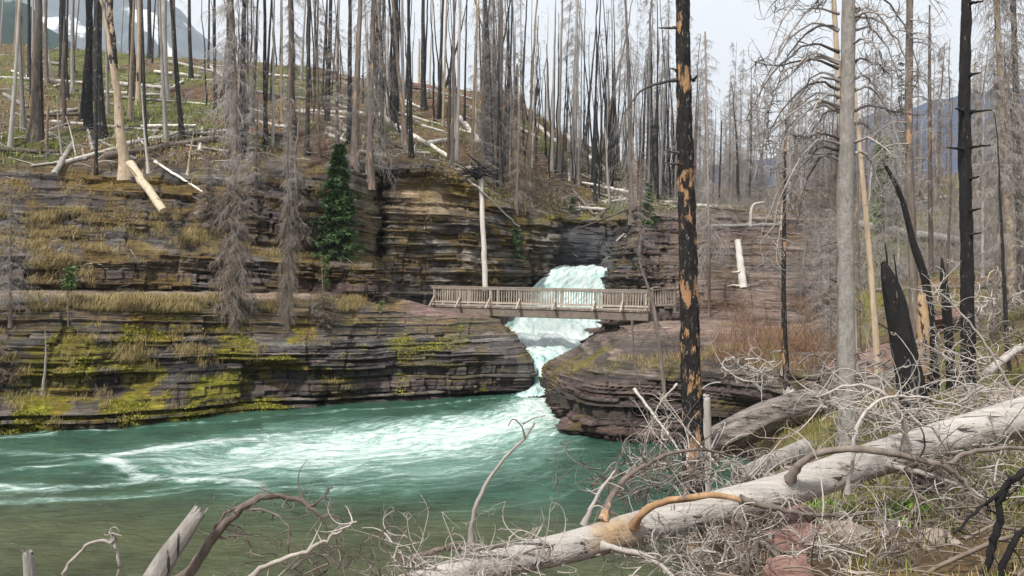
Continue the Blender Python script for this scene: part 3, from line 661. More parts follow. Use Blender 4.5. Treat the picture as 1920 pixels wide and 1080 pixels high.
# spray hanging over the plunge pool
ms_ = bpy.data.materials.new('spray'); ms_.use_nodes = True; n_ = ms_.node_tree.nodes; n_.clear(); l_ = ms_.node_tree.links
tc_ = n_.new('ShaderNodeTexCoord'); ln_ = n_.new('ShaderNodeVectorMath'); ln_.operation = 'LENGTH'; l_.new(tc_.outputs['Object'], ln_.inputs[0])
nz_ = n_.new('ShaderNodeTexNoise'); nz_.inputs['Scale'].default_value = 2.2; nz_.inputs['Detail'].default_value = 3; l_.new(tc_.outputs['Object'], nz_.inputs['Vector'])
mr_ = n_.new('ShaderNodeMapRange'); l_.new(ln_.outputs['Value'], mr_.inputs[0]); mr_.inputs[1].default_value = 1.0; mr_.inputs[2].default_value = .15; mr_.inputs[3].default_value = 0; mr_.inputs[4].default_value = .55
mu_ = n_.new('ShaderNodeMath'); mu_.operation = 'MULTIPLY'; l_.new(mr_.outputs[0], mu_.inputs[0]); l_.new(nz_.outputs[0], mu_.inputs[1])
pv_ = n_.new('ShaderNodeVolumePrincipled'); pv_.inputs['Color'].default_value = (.95, .98, 1, 1); l_.new(mu_.outputs[0], pv_.inputs['Density']); po_ = n_.new('ShaderNodeOutputMaterial'); l_.new(pv_.outputs[0], po_.inputs['Volume'])
import bmesh as _bm
for c_, sc_ in ((at(1035, 615, 50.6), (3.6, 2.2, 1.7)), (at(1075, 530, 57.2), (2.4, 1.6, 1.3))):
    b_ = _bm.new(); _bm.ops.create_icosphere(b_, subdivisions=3, radius=1); me_ = bpy.data.meshes.new('spray_mist'); b_.to_mesh(me_); b_.free()
    o_ = link('spray_mist', me_, ms_); o_.location = c_; o_.scale = sc_; tag(o_, 'white spray hanging over the falls', 'mist', None, 'stuff')

# ------------------------------------------------------------------ footbridge
def make_timber(name, c1, c2):
    m, nt, n, l, bs = mat(name); tc = n.new('ShaderNodeNewGeometry'); oi = n.new('ShaderNodeObjectInfo')
    n1 = noise(n, l, tc.outputs['Position'], 4, 7, .7, (1, 1, 1)); r = ramp(n, [(.3, c1), (.7, c2)]); l.new(n1.outputs[0], r.inputs[0])
    v = n.new('ShaderNodeMapRange'); l.new(oi.outputs['Random'], v.inputs[0]); v.inputs[3].default_value = .65; v.inputs[4].default_value = 1.3
    cc = n.new('ShaderNodeCombineColor'); [l.new(v.outputs[0], cc.inputs[i]) for i in range(3)]
    l.new(mixc(n, l, 1.0, r.outputs[0], cc.outputs[0], 'MULTIPLY'), bs.inputs['Base Color']); bs.inputs['Roughness'].default_value = .85
    n2 = noise(n, l, tc.outputs['Position'], 30, 5, .7); bump(n, l, n2.outputs[0], .4, .01, bs); return m
M_RAIL = make_timber('weathered_timber', (.23, .19, .155), (.43, .37, .31)); M_BEAM = make_timber('dark_timber', (.10, .082, .068), (.20, .165, .135))
A = np.array(at(810, 571, 47.6)); B = np.array(at(1214, 582, 44.0)); L = float(np.linalg.norm(B - A)); ux = (B - A) / L
br = empty('footbridge', tuple(A)); br.rotation_euler = (0, -math.asin(ux[2]), math.atan2(ux[1], ux[0]))
tag(br, 'wooden footbridge with slatted railings spanning the gorge below the falls', 'bridge')
def bx(name, c, d, m, parent, rot=None):
    return MB().box((0, 0, 0), d).build(name, m, parent, False), c, rot
def piece(name, c, d, m, parent, ry=0, rx=0, me={}):
    key = (name, tuple(np.round(d, 3)), m.name)
    if key not in me:
        b = bpy.data.meshes.new(name); import bmesh
        bm = bmesh.new(); bmesh.ops.create_cube(bm, size=1); bmesh.ops.scale(bm, vec=d, verts=bm.verts)
        bmesh.ops.bevel(bm, geom=bm.edges[:], offset=min(d) * .12, segments=1, affect='EDGES'); bm.to_mesh(b); bm.free(); b.materials.append(m); me[key] = b
    o = link(name, me[key], None, parent); o.location = c; o.rotation_euler = (rx, ry, 0); return o
W = 1.5
for yy in (.12, W - .12): piece('girder', (L / 2 - .1, yy, -.36), (L + .3, .22, .46), M_BEAM, br)
n_pl = 62
for i in range(n_pl): piece('deck_plank', ((i + .5) * L / n_pl, W / 2, -.08 + .006 * math.sin(i * 7.1)), (L / n_pl - .012, W + .1, .07), M_RAIL, br)
piece('kerb_rail', (L / 2, -.03, .02), (L, .1, .12), M_RAIL, br)
posts = [.12, 1.75, 3.6, 5.4, 7.5, 9.75, 11.3, L - .1]
for side, yy in ((0, 0.03), (1, W - .03)):
    for xx in posts: piece('post', (xx, yy + (.0), .5), (.11, .11, 1.16), M_RAIL, br)
    piece('top_rail', (L / 2, yy, 1.105), (L + .3, .17, .05), M_RAIL, br)
    piece('upper_rail', (L / 2, yy - .065 if side == 0 else yy + .065, 1.0), (L + .1, .035, .12), M_RAIL, br)
    piece('lower_rail', (L / 2, yy - .065 if side == 0 else yy + .065, .19), (L + .1, .035, .1), M_RAIL, br)
    nb = 84
    for i in range(nb):
        xx = (i + .5) * L / nb
        if min(abs(xx - p) for p in posts) < .075: continue
        piece('baluster', (xx, yy, .58), (.042, .04, .9), M_RAIL, br, ry=random.uniform(-.02, .02))
for xx in posts[:-1]:
    piece('outrigger', (xx, -.34, -.075), (.12, .9, .1), M_RAIL, br)
    piece('brace', (xx, -.36, .2), (.09, .085, .82), M_RAIL, br, rx=-R(52))
# approach railing on the right bank
A2 = np.array(at(1222, 580, 44.6)); B2 = np.array(at(1266, 577, 45.6)); L2 = float(np.linalg.norm(B2 - A2)); u2 = (B2 - A2) / L2
ar = empty('approach_railing', tuple(A2)); ar.rotation_euler = (0, -math.asin(u2[2]), math.atan2(u2[1], u2[0]))
tag(ar, 'short wooden railing at the far end of the footbridge', 'railing')
for xx in (.05, L2 - .05): piece('post', (xx, 0, .45), (.13, .13, 1.5), M_RAIL, ar)
piece('top_rail', (L2 / 2, 0, 1.08), (L2 + .2, .16, .05), M_RAIL, ar); piece('lower_rail', (L2 / 2, -.07, .2), (L2, .035, .1), M_RAIL, ar)
for i in range(9): piece('baluster', ((i + .5) * L2 / 9, 0, .62), (.045, .04, .9), M_RAIL, ar)
# ------------------------------------------------------------------ wood and twig materials
def make_wood(name, dark, light, patch=None, patch_at=.62, fleck=None, fleck_at=.62, sc=1.0, bstr=.7, stretch=.14, rnd=.35, axis='z', crack=None):
    m, nt, n, l, bs = mat(name); tc = n.new('ShaderNodeTexCoord'); oi = n.new('ShaderNodeObjectInfo')
    ad = n.new('ShaderNodeVectorMath'); ad.operation = 'ADD'; l.new(tc.outputs['Object'], ad.inputs[0])
    cm = n.new('ShaderNodeCombineXYZ'); ml = n.new('ShaderNodeMath'); ml.operation = 'MULTIPLY'; l.new(oi.outputs['Random'], ml.inputs[0]); ml.inputs[1].default_value = 57
    for i in range(3): l.new(ml.outputs[0], cm.inputs[i])
    l.new(cm.outputs[0], ad.inputs[1]); vec = ad.outputs[0]
    S = (lambda v: (1, 1, v)) if axis == 'z' else (lambda v: (v, 1, 1))
    n1 = noise(n, l, vec, 9 * sc, 7, .7, S(stretch)); r = ramp(n, [(.28, dark), (.72, light)]); l.new(n1.outputs[0], r.inputs[0]); c = r.outputs[0]
    if fleck:
        n3 = noise(n, l, vec, 13 * sc, 7, .72, S(.35)); q = ramp(n, [(fleck_at, (0, 0, 0)), (fleck_at + .03, (1, 1, 1))]); l.new(n3.outputs[0], q.inputs[0]); c = mixc(n, l, q.outputs[0], c, fleck)
    if patch:
        n4 = noise(n, l, vec, 2.6 * sc, 8, .7, S(.34)); q = ramp(n, [(patch_at, (0, 0, 0)), (patch_at + .025, (1, 1, 1))]); l.new(n4.outputs[0], q.inputs[0])
        n5 = noise(n, l, vec, 7 * sc, 6, .7, S(.15)); pr = ramp(n, [(.3, tuple(v * .6 for v in patch)), (.7, tuple(min(v * 1.25, .8) for v in patch))]); l.new(n5.outputs[0], pr.inputs[0])
        c = mixc(n, l, q.outputs[0], c, pr.outputs[0])
    if crack:
        n6 = noise(n, l, vec, 15, 6, .7, S(.028)); q = ramp(n, [(crack, (0, 0, 0)), (crack + .03, (1, 1, 1))]); l.new(n6.outputs[0], q.inputs[0]); c = mixc(n, l, q.outputs[0], c, (.045, .038, .034))
    v = n.new('ShaderNodeMapRange'); l.new(oi.outputs['Random'], v.inputs[0]); v.inputs[3].default_value = 1 - rnd; v.inputs[4].default_value = 1 + rnd
    cc = n.new('ShaderNodeCombineColor'); [l.new(v.outputs[0], cc.inputs[i]) for i in range(3)]
    l.new(mixc(n, l, 1.0, c, cc.outputs[0], 'MULTIPLY'), bs.inputs['Base Color']); bs.inputs['Roughness'].default_value = .88
    b = bump(n, l, n1.outputs[0], bstr, .04, bs); n2 = noise(n, l, vec, 34 * sc, 5, .7, S(.4)); bump(n, l, n2.outputs[0], bstr * .6, .012, bs, b)
    return m
M_CHAR = make_wood('charred_wood', (.010, .010, .011), (.045, .043, .042), (.30, .235, .17), .66, (.30, .29, .28), .60)
M_CHARP = make_wood('charred_bark_with_bare_patches', (.008, .008, .009), (.038, .034, .032), (.46, .265, .14), .55, (.30, .27, .25), .60, 2.0, 1.4, .3, .0)
M_GREY = make_wood('silver_wood', (.20, .182, .168), (.46, .43, .40), (.36, .24, .15), .68, (.10, .09, .08), .64, crack=.61)
M_BROWN = make_wood('brown_bark', (.06, .048, .042), (.22, .178, .15), (.40, .25, .15), .60, (.34, .31, .29), .62)
M_TAN = make_wood('bare_tan_wood', (.20, .15, .105), (.46, .365, .265), (.03, .027, .026), .60, (.40, .38, .35), .62)
M_PALE = make_wood('bleached_wood', (.42, .38, .34), (.74, .70, .645), (.30, .22, .15), .70, (.14, .12, .10), .68)
M_TW_GREY = make_wood('grey_twigs', (.20, .178, .168), (.40, .365, .345), rnd=.25, bstr=.2)
M_TW_BROWN = make_wood('brown_twigs', (.15, .115, .09), (.31, .25, .205), rnd=.2, bstr=.2)
M_TW_DARK = make_wood('dark_twigs', (.055, .048, .045), (.15, .13, .12), rnd=.25, bstr=.2)
M_TW_RUST = make_wood('rust_needles', (.20, .07, .03), (.34, .14, .06), rnd=.1, bstr=.2)
def make_leaf(name, c1, c2, sc=.9):
    m, nt, n, l, bs = mat(name); g = n.new('ShaderNodeNewGeometry'); n1 = noise(n, l, g.outputs['Position'], sc, 5, .7); r = ramp(n, [(.3, c1), (.7, c2)]); l.new(n1.outputs[0], r.inputs[0])
    n2 = n.new('ShaderNodeTexWhiteNoise'); l.new(g.outputs['Random Per Island'], n2.inputs[0]) if False else None
    v = n.new('ShaderNodeMapRange'); l.new(g.outputs['Random Per Island'], v.inputs[0]); v.inputs[3].default_value = .55; v.inputs[4].default_value = 1.45
    cc = n.new('ShaderNodeCombineColor'); [l.new(v.outputs[0], cc.inputs[i]) for i in range(3)]
    l.new(mixc(n, l, 1.0, r.outputs[0], cc.outputs[0], 'MULTIPLY'), bs.inputs['Base Color']); bs.inputs['Roughness'].default_value = .7; return m
M_FIR = make_leaf('fir_needles', (.028, .062, .024), (.075, .125, .04)); M_YOUNG = make_leaf('young_needles', (.07, .12, .04), (.14, .20, .06))
M_STRAW = make_leaf('straw_grass', (.24, .18, .075), (.40, .32, .15)); M_GRASS = make_leaf('green_grass', (.085, .115, .022), (.20, .21, .05)); M_LEAF = make_leaf('bright_leaves', (.08, .17, .02), (.16, .30, .04))
M_MOSS = make_leaf('moss_tufts', (.14, .13, .015), (.27, .26, .03)); M_SHRUB = make_leaf('rusty_shrub', (.13, .075, .045), (.24, .14, .08))

# ------------------------------------------------------------------ tree parts
def trunk_mesh(name, h, r0, r1, m, K=26, sides=9, bend=.25, seed=0, snag=False, wob=.12, flare=1.0, rings=None):
    rr = np.random.default_rng(seed); z = np.linspace(0, h, K)
    x = bend * np.cumsum(rr.normal(0, 1, K)) / K ** .5 * np.linspace(0, 1, K); y = bend * np.cumsum(rr.normal(0, 1, K)) / K ** .5 * np.linspace(0, 1, K)
    z[0] = -.6
    rad = r0 + (r1 - r0) * np.linspace(0, 1, K) ** .9; rad = rad * (1 + .7 * flare * np.exp(-np.maximum(z, 0) / (r0 * 3.0)))
    mb = MB(); P = np.stack([x, y, z], -1); tubes(mb, P, rad, sides, False, None, wob, seed)
    if snag:
        V = mb.V[0]; j = rr.uniform(-.5, 2.4, sides) * r0; V[-sides:, 2] += j; V[-sides:, :2] = V[-sides:, :2] * .7 + .3 * P[-1, :2]
    me = mb.mesh(name); me.materials.append(m); return me, P, rad

def dead_branches(mb, P, rad, n, f0, f1, Lf, ntw=8, twl=.5, droop=.55, elev=.1, seed=0, thick=.018, curl=.25, sides=3, az=None, hang=.8, tw_r=.0055):
    """limbs with hanging twigs along a trunk centre line P"""
    rr = np.random.default_rng(seed); K = 7
    f = np.sort(rr.uniform(f0, f1, n)); i = f * (len(P) - 1); base = np.stack([np.interp(i, np.arange(len(P)), P[:, c]) for c in range(3)], -1)
    a = rr.uniform(0, 2 * np.pi, n) if az is None else az(rr, n)
    L = Lf(f) * rr.uniform(.35, 1.25, n); el = rr.normal(elev, .22, n); dr = droop * rr.uniform(.5, 1.5, n)
    hd = np.stack([np.cos(a), np.sin(a), 0 * a], -1); t = np.linspace(0, 1, K)
    side = np.stack([-np.sin(a), np.cos(a), 0 * a], -1); sw = rr.normal(0, .18, n)
    Q = base[:, None] + hd[:, None] * (L[:, None] * t)[..., None] + side[:, None] * (L[:, None] * sw[:, None] * t ** 2)[..., None]
    Q[..., 2] += L[:, None] * (el[:, None] * t - dr[:, None] * t ** 1.8 + curl * dr[:, None] * t ** 4)
    Q += rr.normal(0, 1, Q.shape) * (L[:, None] * .018)[..., None] * (t > 0)[None, :, None]
    r0 = thick * np.clip(L / 1.5, .4, 1.6); tubes(mb, Q, r0[:, None] * (1 - .8 * t)[None], sides)
    if ntw:
        bi = np.repeat(np.arange(n), ntw); T = len(bi); tt = rr.uniform(.12, 1, T); k = tt * (K - 1); k0 = np.minimum(k.astype(int), K - 2); fr = (k - k0)[:, None]
        b = Q[bi, k0] * (1 - fr) + Q[bi, k0 + 1] * fr
        sg = np.where(rr.random(T) < .5, -1, 1); d = side[bi] * (sg * rr.uniform(.2, 1, T))[:, None] + hd[bi] * rr.uniform(-.1, .7, T)[:, None]; d[:, 2] += rr.normal(-hang * .5, .35, T)
        tl = twl * rr.uniform(.3, 1.3, T) * np.clip(L[bi] / 1.3, .35, 1.5); s = np.linspace(0, 1, 4)
        Tw = b[:, None] + d[:, None] * (tl[:, None] * s)[..., None]; Tw[..., 2] -= hang * tl[:, None] * s ** 2
        Tw += rr.normal(0, 1, Tw.shape) * (tl[:, None] * .06)[..., None] * (s > 0)[None, :, None]
        tubes(mb, Tw, np.full((T, 1), tw_r) * (1 - .6 * s)[None] * rr.uniform(.7, 1.4, (T, 1)), 3)
    return Q

def fir_sprays(mb, Q, rr, per=16, size=.20, hang=.25):
    """short needle sprays along the limbs Q (n,K,3)"""
    n, K, _ = Q.shape; bi = np.repeat(np.arange(n), per); T = len(bi); tt = rr.uniform(.1, 1, T); k = tt * (K - 1); k0 = np.minimum(k.astype(int), K - 2); fr = (k - k0)[:, None]
    b = Q[bi, k0] * (1 - fr) + Q[bi, k0 + 1] * fr; d = Q[bi, -1] - Q[bi, 0]; d /= np.maximum(np.linalg.norm(d, axis=1, keepdims=True), 1e-6)
    s = np.stack([-d[:, 1], d[:, 0], 0 * d[:, 0]], -1); v = d * rr.uniform(.2, 1, T)[:, None] + s * rr.normal(0, .8, T)[:, None]; v[:, 2] += rr.normal(-hang, .3, T)
    v /= np.maximum(np.linalg.norm(v, axis=1, keepdims=True), 1e-6); L = size * rr.uniform(.5, 1.5, T)[:, None]; w = np.cross(v, rr.normal(0, 1, (T, 3))); w /= np.maximum(np.linalg.norm(w, axis=1, keepdims=True), 1e-6)
    V = np.stack([b, b + v * L * .55 + w * L * .11, b + v * L, b + v * L * .55 - w * L * .11], 1).reshape(-1, 3)
    mb.add(V, np.arange(4 * T).reshape(-1, 4))

PH = 20.0
TRUNKS = {}; CROWNS = {}
for kind, m in (('char', M_CHAR), ('grey', M_GREY), ('brown', M_BROWN), ('tan', M_TAN), ('pale', M_PALE)):
    TRUNKS[kind] = [trunk_mesh('trunk', PH, .2, .045, m, 22, 8, .28, s)[:1] + (trunk_mesh.__name__,) for s in range(0)]
    TRUNKS[kind] = [trunk_mesh('trunk', PH, .2, .03, m, 22, 8, .3, 10 + s) for s in range(5)]
    TRUNKS[kind + '_snag'] = [trunk_mesh('trunk', PH, .2, .12, m, 16, 8, .15, 30 + s, True) for s in range(3)]
def crown_proto(key, m, k, **kw):
    L = []
    for s in range(k):
        mb = MB(); P = TRUNKS['grey'][s % 5][1]; dead_branches(mb, P, None, seed=hash(key) % 97 * 0 + 400 + s + len(key) * 13, **kw); me = mb.mesh('branches'); me.materials.append(m); L.append(me)
    CROWNS[key] = L
crown_proto('wisp', M_TW_GREY, 5, n=150, f0=.06, f1=.99, Lf=lambda f: .35 + 1.25 * (1 - f) ** .7, ntw=22, twl=.55, droop=.75, elev=-.05, thick=.02, tw_r=.0085)
crown_proto('wispbrown', M_TW_BROWN, 3, n=150, f0=.06, f1=.99, Lf=lambda f: .35 + 1.2 * (1 - f) ** .7, ntw=22, twl=.55, droop=.8, elev=-.1, thick=.02, tw_r=.009)
crown_proto('top', M_TW_GREY, 5, n=85, f0=.35, f1=.995, Lf=lambda f: .25 + 1.7 * (1 - f) ** .8, ntw=16, twl=.55, droop=.6, elev=.05, thick=.02, tw_r=.008)
crown_proto('sparse', M_TW_GREY, 4, n=34, f0=.15, f1=.98, Lf=lambda f: .3 + 1.2 * (1 - f), ntw=8, twl=.55, droop=.45, elev=.0, thick=.02, tw_r=.008)
crown_proto('stubs', M_TW_DARK, 4, n=26, f0=.1, f1=.97, Lf=lambda f: .12 + .75 * (1 - f), ntw=1, twl=.3, droop=.2, elev=.05, thick=.017)
crown_proto('skirt', M_TW_BROWN, 2, n=210, f0=.02, f1=.5, Lf=lambda f: .25 + .75 * np.clip(f / .12, 0, 1) * (1 - f), ntw=26, twl=.42, droop=1.0, elev=-.2, thick=.018, tw_r=.012, hang=1.1)
crown_proto('rust', M_TW_RUST, 1, n=120, f0=.1, f1=.9, Lf=lambda f: .3 + .8 * (1 - f), ntw=18, twl=.4, droop=.7, elev=-.1, thick=.02, tw_r=.012)
_ci = 0
def put_tree(base, h, w, kind, crown, label, group=None, lean=(0, 0), name='dead_tree', cat='tree', sink=.15):
    """base point, height, trunk diameter, trunk kind, crown kind"""
    global _ci; _ci += 1
    r = empty(name, (base[0], base[1], base[2] - sink)); tr = random.choice(TRUNKS[kind])
    r.scale = (w / .4, w / .4, h / PH); r.rotation_euler = (lean[1], lean[0], 0)
    sp = empty if False else None
    o = link('trunk', tr[0], None, r); rz = random.uniform(0, 6.28)
    if crown:
        c = link('branches', random.choice(CROWNS[crown]), None, r); c['kind'] = 'stuff'; c.rotation_euler = (0, 0, rz)
        k = min(1.0, 1.0) ; c.scale = (.4 / w * min(1.25, .55 + w * 1.1), .4 / w * min(1.25, .55 + w * 1.1), 1)
    tag(r, label, cat, group); return r

KW = {'char': 'charred black', 'grey': 'silver grey', 'brown': 'brown barked', 'tan': 'bare tan', 'pale': 'bleached pale'}
CW = {None: 'bare', 'stubs': 'with burnt stubs', 'sparse': 'with thin limbs', 'wisp': 'with grey wisps', 'wispbrown': 'with brown twigs', 'top': 'with twiggy top', 'rust': 'with rusty needles'}
def zone(px):
    for lim, s in ((110, 'at the hillside end'), (230, 'beside the twin black trunks'), (350, 'uphill of the sawn log'), (520, 'above the twiggy trail tree'), (700, 'above the green fir'), (860, 'above the tan cliff'),
                   (1000, 'above the footbridge'), (1150, 'above the waterfall'), (1270, 'above the cascade'), (1450, 'behind the white trunk'), (1600, 'behind the grey trunk'), (1760, 'below the blue mountain'), (9999, 'behind the black trunk')):
        if px < lim: return s

# prominent standing trees: base px, base py, top px (at py 0), width px, kind, crown, height factor, label
BIG = [
 (66, 258, 74, 20, 'brown', 'stubs', 'thick scorched grey brown trunk with a flared pale foot on the left slope'),
 (166, 240, 166, 15, 'char', 'stubs', 'left of two thick black trunks standing close together on the left slope'),
 (188, 258, 184, 21, 'char', 'stubs', 'right and thicker of two black trunks close together on the left slope'),
 (117, 145, 117, 12, 'char', None, 'straight black trunk on the left slope before the snowy mountain'),
 (136, 135, 138, 7, 'char', None, 'slim black trunk beside the straight black one on the left slope'),
 (31, 100, 34, 10, 'tan', None, 'peeled tan trunk near the upper left corner of the hillside'),
 (55, 150, 54, 7, 'char', None, 'narrow black trunk just left of the flared scorched one'),
 (310, 184, 309, 14, 'grey', None, 'smooth light grey trunk standing alone among black ones'),
 (247, 180, 249, 13, 'char', None, 'black trunk just left of the smooth light grey trunk'),
 (264, 158, 262, 11, 'char', None, 'second black trunk left of the smooth light grey trunk'),
 (281, 84, 281, 9, 'char', None, 'black trunk on the crest beside the smooth grey trunk'),
 (330, 150, 325, 11, 'brown', 'sparse', 'ragged brown trunk just right of the smooth light grey trunk'),
 (180, 328, 181, 6, 'char', 'stubs', 'thin black pole with a tan foot in front of the twin black trunks'),
 (445, 300, 436, 17, 'brown', 'wisp', 'thick grey brown tree with wispy twigs left of the green fir'),
 (455, 285, 460, 14, 'char', 'stubs', 'dark trunk rising close behind the thick wispy tree'),
 (545, 330, 547, 15, 'brown', 'sparse', 'tall brown tree with grey wisps nearest the green fir'),
 (498, 270, 497, 9, 'char', 'stubs', 'thin black tree with stubs above the big twiggy tree'),
 (575, 290, 580, 9, 'char', None, 'bare black pole behind the green fir'),
 (613, 230, 620, 10, 'char', 'stubs', 'straight black tree above the green fir'),
 (655, 270, 656, 10, 'char', 'stubs', 'black trunk beside the orange brown trunk above the cliff'),
 (664, 310, 670, 15, 'brown', 'sparse', 'orange brown trunk with wispy skirts above the dark cleft'),
 (693, 330, 696, 14, 'brown', 'wisp', 'grey brown tree with thick wisps standing over the dark cleft'),
 (737, 240, 742, 9, 'char', 'stubs', 'black pole above the left corner of the tan cliff'),
 (771, 295, 765, 9, 'char', None, 'black pole close to the edge of the tan cliff'),
 (795, 205, 790, 11, 'char', None, 'thick black trunk on the slope above the tan cliff'),
 (823, 222, 828, 8, 'char', None, 'slim black trunk above the tan cliff leaning a little'),
 (856, 305, 862, 8, 'grey', 'sparse', 'slim grey tree near the rim of the tan cliff'),
 (915, 300, 912, 11, 'char', 'wisp', 'black trunk by the overhanging root plate'),
 (933, 330, 940, 14, 'brown', 'wisp', 'wispy brown tree over the pale pole behind the bridge'),
 (990, 340, 1006, 7, 'tan', None, 'thin orange tan pole on the slope above the falls'),
 (1046, 318, 1050, 10, 'grey', 'sparse', 'grey trunk with a pale flared foot above the falls'),
 (1075, 330, 1078, 12, 'grey', 'wisp', 'grey tree thick with wisps above the dark wet wall'),
 (1110, 355, 1125, 6, 'char', None, 'thin black pole leaning right above the wet wall'),
 (1185, 400, 1176, 10, 'brown', 'wisp', 'twiggy brown tree at the top of the cascade'),
 (1216, 330, 1218, 9, 'brown', 'top', 'tall brown tree with twiggy top left of the charred front trunk'),
]
for bx_, by_, tx, wp, kind, crown, lab in BIG:
    p = foot(bx_, by_)
    if p is None: continue
    h = random.uniform(19, 25); ang = math.atan((tx - bx_) / max(by_, 60))
    put_tree(p, h, wp * p.y / F, kind, crown, lab, None, (ang, 0))

# leaning poles on the crest
for (x0, y0, x1, y1, wp, kind, lab) in [
 (905, 280, 958, -30, 7, 'char', 'slim dark tree leaning right across its neighbours above the footbridge'), (948, 190, 880, -20, 7, 'brown', 'brown pole leaning left over the crest above the footbridge'),
 (1125, 300, 1188, -10, 7, 'brown', 'long dark pole leaning right against the sky above the waterfall'), (1095, 300, 1120, -20, 6, 'char', 'thin black pole leaning right on the crest above the waterfall'),
 (834, 150, 884, -10, 5, 'char', 'thin black pole leaning right above the tan cliff crest'), (640, 190, 600, -10, 6, 'brown', 'thin brown pole leaning left over the green fir'),
 (288, 135, 356, 205, 4, 'char', 'fallen black pole propped across the left slope'), (100, 150, 74, -10, 5, 'grey', 'thin grey pole leaning left beside the flared trunk')]:
    p = foot(x0, y0) or ray(x0, y0 + 12)
    if p is None: continue
    q = Vector(at(x1, y1, p.y)); L_ = (q - p).length
    if y1 > y0: continue
    put_tree(p, L_ * 1.05, wp * p.y / F * 1.1, kind, 'stubs', lab, None, (math.atan2(q.x - p.x, q.z - p.z), 0))

# the rest of the burnt wood
def scatter(n, x0, x1, rows, kinds, crowns, hs, ws, grp, seed):
    rr = random.Random(seed); G, N2, ledge, px, py, hillw, gr, tt = HILL_DATA; k = 0; tries = 0; used = []
    while k < n and tries < n * 40:
        tries += 1
        t = rr.uniform(*rows); i = int(np.searchsorted(T_HILL, t)); i = min(max(i, 0), G.shape[0] - 1); j = rr.randrange(G.shape[1])
        if not (x0 <= px[i, j] <= x1): continue
        p = G[i, j]; 
        if any((p[0] - a) ** 2 + (p[1] - b) ** 2 < .5 for a, b in used): continue
        used.append((p[0], p[1]))
        kind = rr.choice(kinds); crown = rr.choice(crowns); h = rr.uniform(*hs); w = rr.uniform(*ws)
        if rr.random() < .22: h = rr.uniform(2.5, 8); kind = kind + '_snag'; crown = rr.choice([None, None, 'stubs'])
        bk = kind.replace('_snag', ''); thick = 'stout' if w > .29 else 'slim'
        st_ = 'snapped short' if kind.endswith('_snag') else 'standing tall'
        lab = f"{thick} {KW[bk].split()[0]} {'broken snag' if kind.endswith('_snag') else 'dead tree ' + CW[crown]} {zone(px[i, j])}"
        put_tree(Vector(p), h, w, kind, crown, lab, grp, (rr.gauss(0, .035), rr.gauss(0, .03))); k += 1
T_HILL = HILL_DATA[7][:, 0]
CH = ['char', 'char', 'char', 'char', 'grey', 'grey', 'brown', 'tan']
scatter(40, -40, 520, (5.5, 8.0), CH, [None, None, 'stubs', 'stubs'], (14, 24), (.16, .38), 'burnt trees on the left hillside', 1)
scatter(38, 500, 960, (5.6, 8.1), CH, [None, None, 'stubs', 'stubs', 'sparse'], (12, 22), (.14, .33), 'burnt trees above the cliff', 2)
scatter(46, 900, 1260, (5.6, 8.2), ['char', 'char', 'char', 'grey'], [None, 'stubs', 'stubs', 'sparse', 'top'], (10, 20), (.12, .30), 'burnt trees above the waterfall', 3)
scatter(26, -40, 1200, (8.0, 8.5), CH, [None, 'stubs', 'sparse'], (12, 22), (.14, .30), 'burnt trees along the crest', 4)
scatter(8, 350, 1000, (5.05, 5.8), ['brown', 'grey', 'brown'], ['wisp', 'wisp', 'wispbrown'], (7, 15), (.16, .30), 'twiggy dead trees along the cliff rim', 5)
scatter(78, 1240, 1960, (5.6, 8.98), ['grey', 'brown', 'brown', 'char'], ['top', 'top', 'wisp', 'wispbrown', 'sparse'], (8.5, 15), (.16, .32), 'dead trees in the far wood', 6)
scatter(34, 1480, 1960, (4.6, 6.2), ['grey', 'brown', 'brown', 'tan'], ['wisp', 'wispbrown', 'top', 'sparse'], (6, 13), (.14, .30), 'twiggy dead trees on the right slope', 7)
p = foot(1370, 345); put_tree(p, 7.5, .22, 'brown', 'rust', 'rust red dead fir among grey trees in the far wood')
p = foot(1200, 400); put_tree(p, 4.5, .16, 'brown', 'rust', 'small rust red sapling on the rock above the bridge end')

# twiggy dead trees low on the trail edge and the mossy bank (their feet hidden in twigs)
for x, y0, y1, wp, cr_, sw, lab in [
 (440, 612, 60, 15, 'skirt', .95, 'tall dead conifer with a thick brown twig skirt standing at the trail edge'),
 (540, 608, 130, 8, 'skirt', .55, 'slender grey dead conifer at the trail edge right of the thick twiggy one'),
 (606, 612, 470, 4, 'skirt', 3.0, 'small grey dead sapling at the trail edge below the green fir'),
 (395, 430, 250, 5, 'skirt', 2.2, 'short twiggy dead tree on the ledge left of the big twiggy tree'),
 (20, 600, 330, 7, 'wisp', 1.5, 'grey twiggy dead tree at the far left of the trail'),
 (-8, 720, 560, 7, 'skirt', 3.2, 'brown twiggy dead bush cut by the left edge of the picture'),
 (480, 385, 180, 9, 'wisp', 1.5, 'grey twiggy dead tree on the cliff ledge behind the trail'),
 (555, 470, 200, 13, 'skirt', 1.6, 'broad grey dead tree against the cliff beside the green fir'),
 (1200, 470, 300, 6, 'wisp', 1.6, 'grey twiggy tree on the rocks right of the falls'), (1000, 385, 230, 7, 'wispbrown', 1.3, 'brown twiggy tree above the block left of the falls')]:
    p = ray(x, y0) or Vector(at(x, y0, 30))
    h = (y0 - y1) * p.y / F; o = put_tree(p, h, wp * p.y / F, 'brown', cr_, lab)
    c = [q for q in o.children if q.name.startswith('branches')][0]; f_ = h / 14 * sw * 1.15; c.scale = (f_ * .4 / (wp * p.y / F), f_ * .4 / (wp * p.y / F), 1)
    if cr_ == 'skirt' and h > 5:
        e_ = link('branches', CROWNS['wisp'][int(x) % 5], None, o); e_['kind'] = 'stuff'; e_.scale = (c.scale[0] * .62, c.scale[1] * .62, 1)
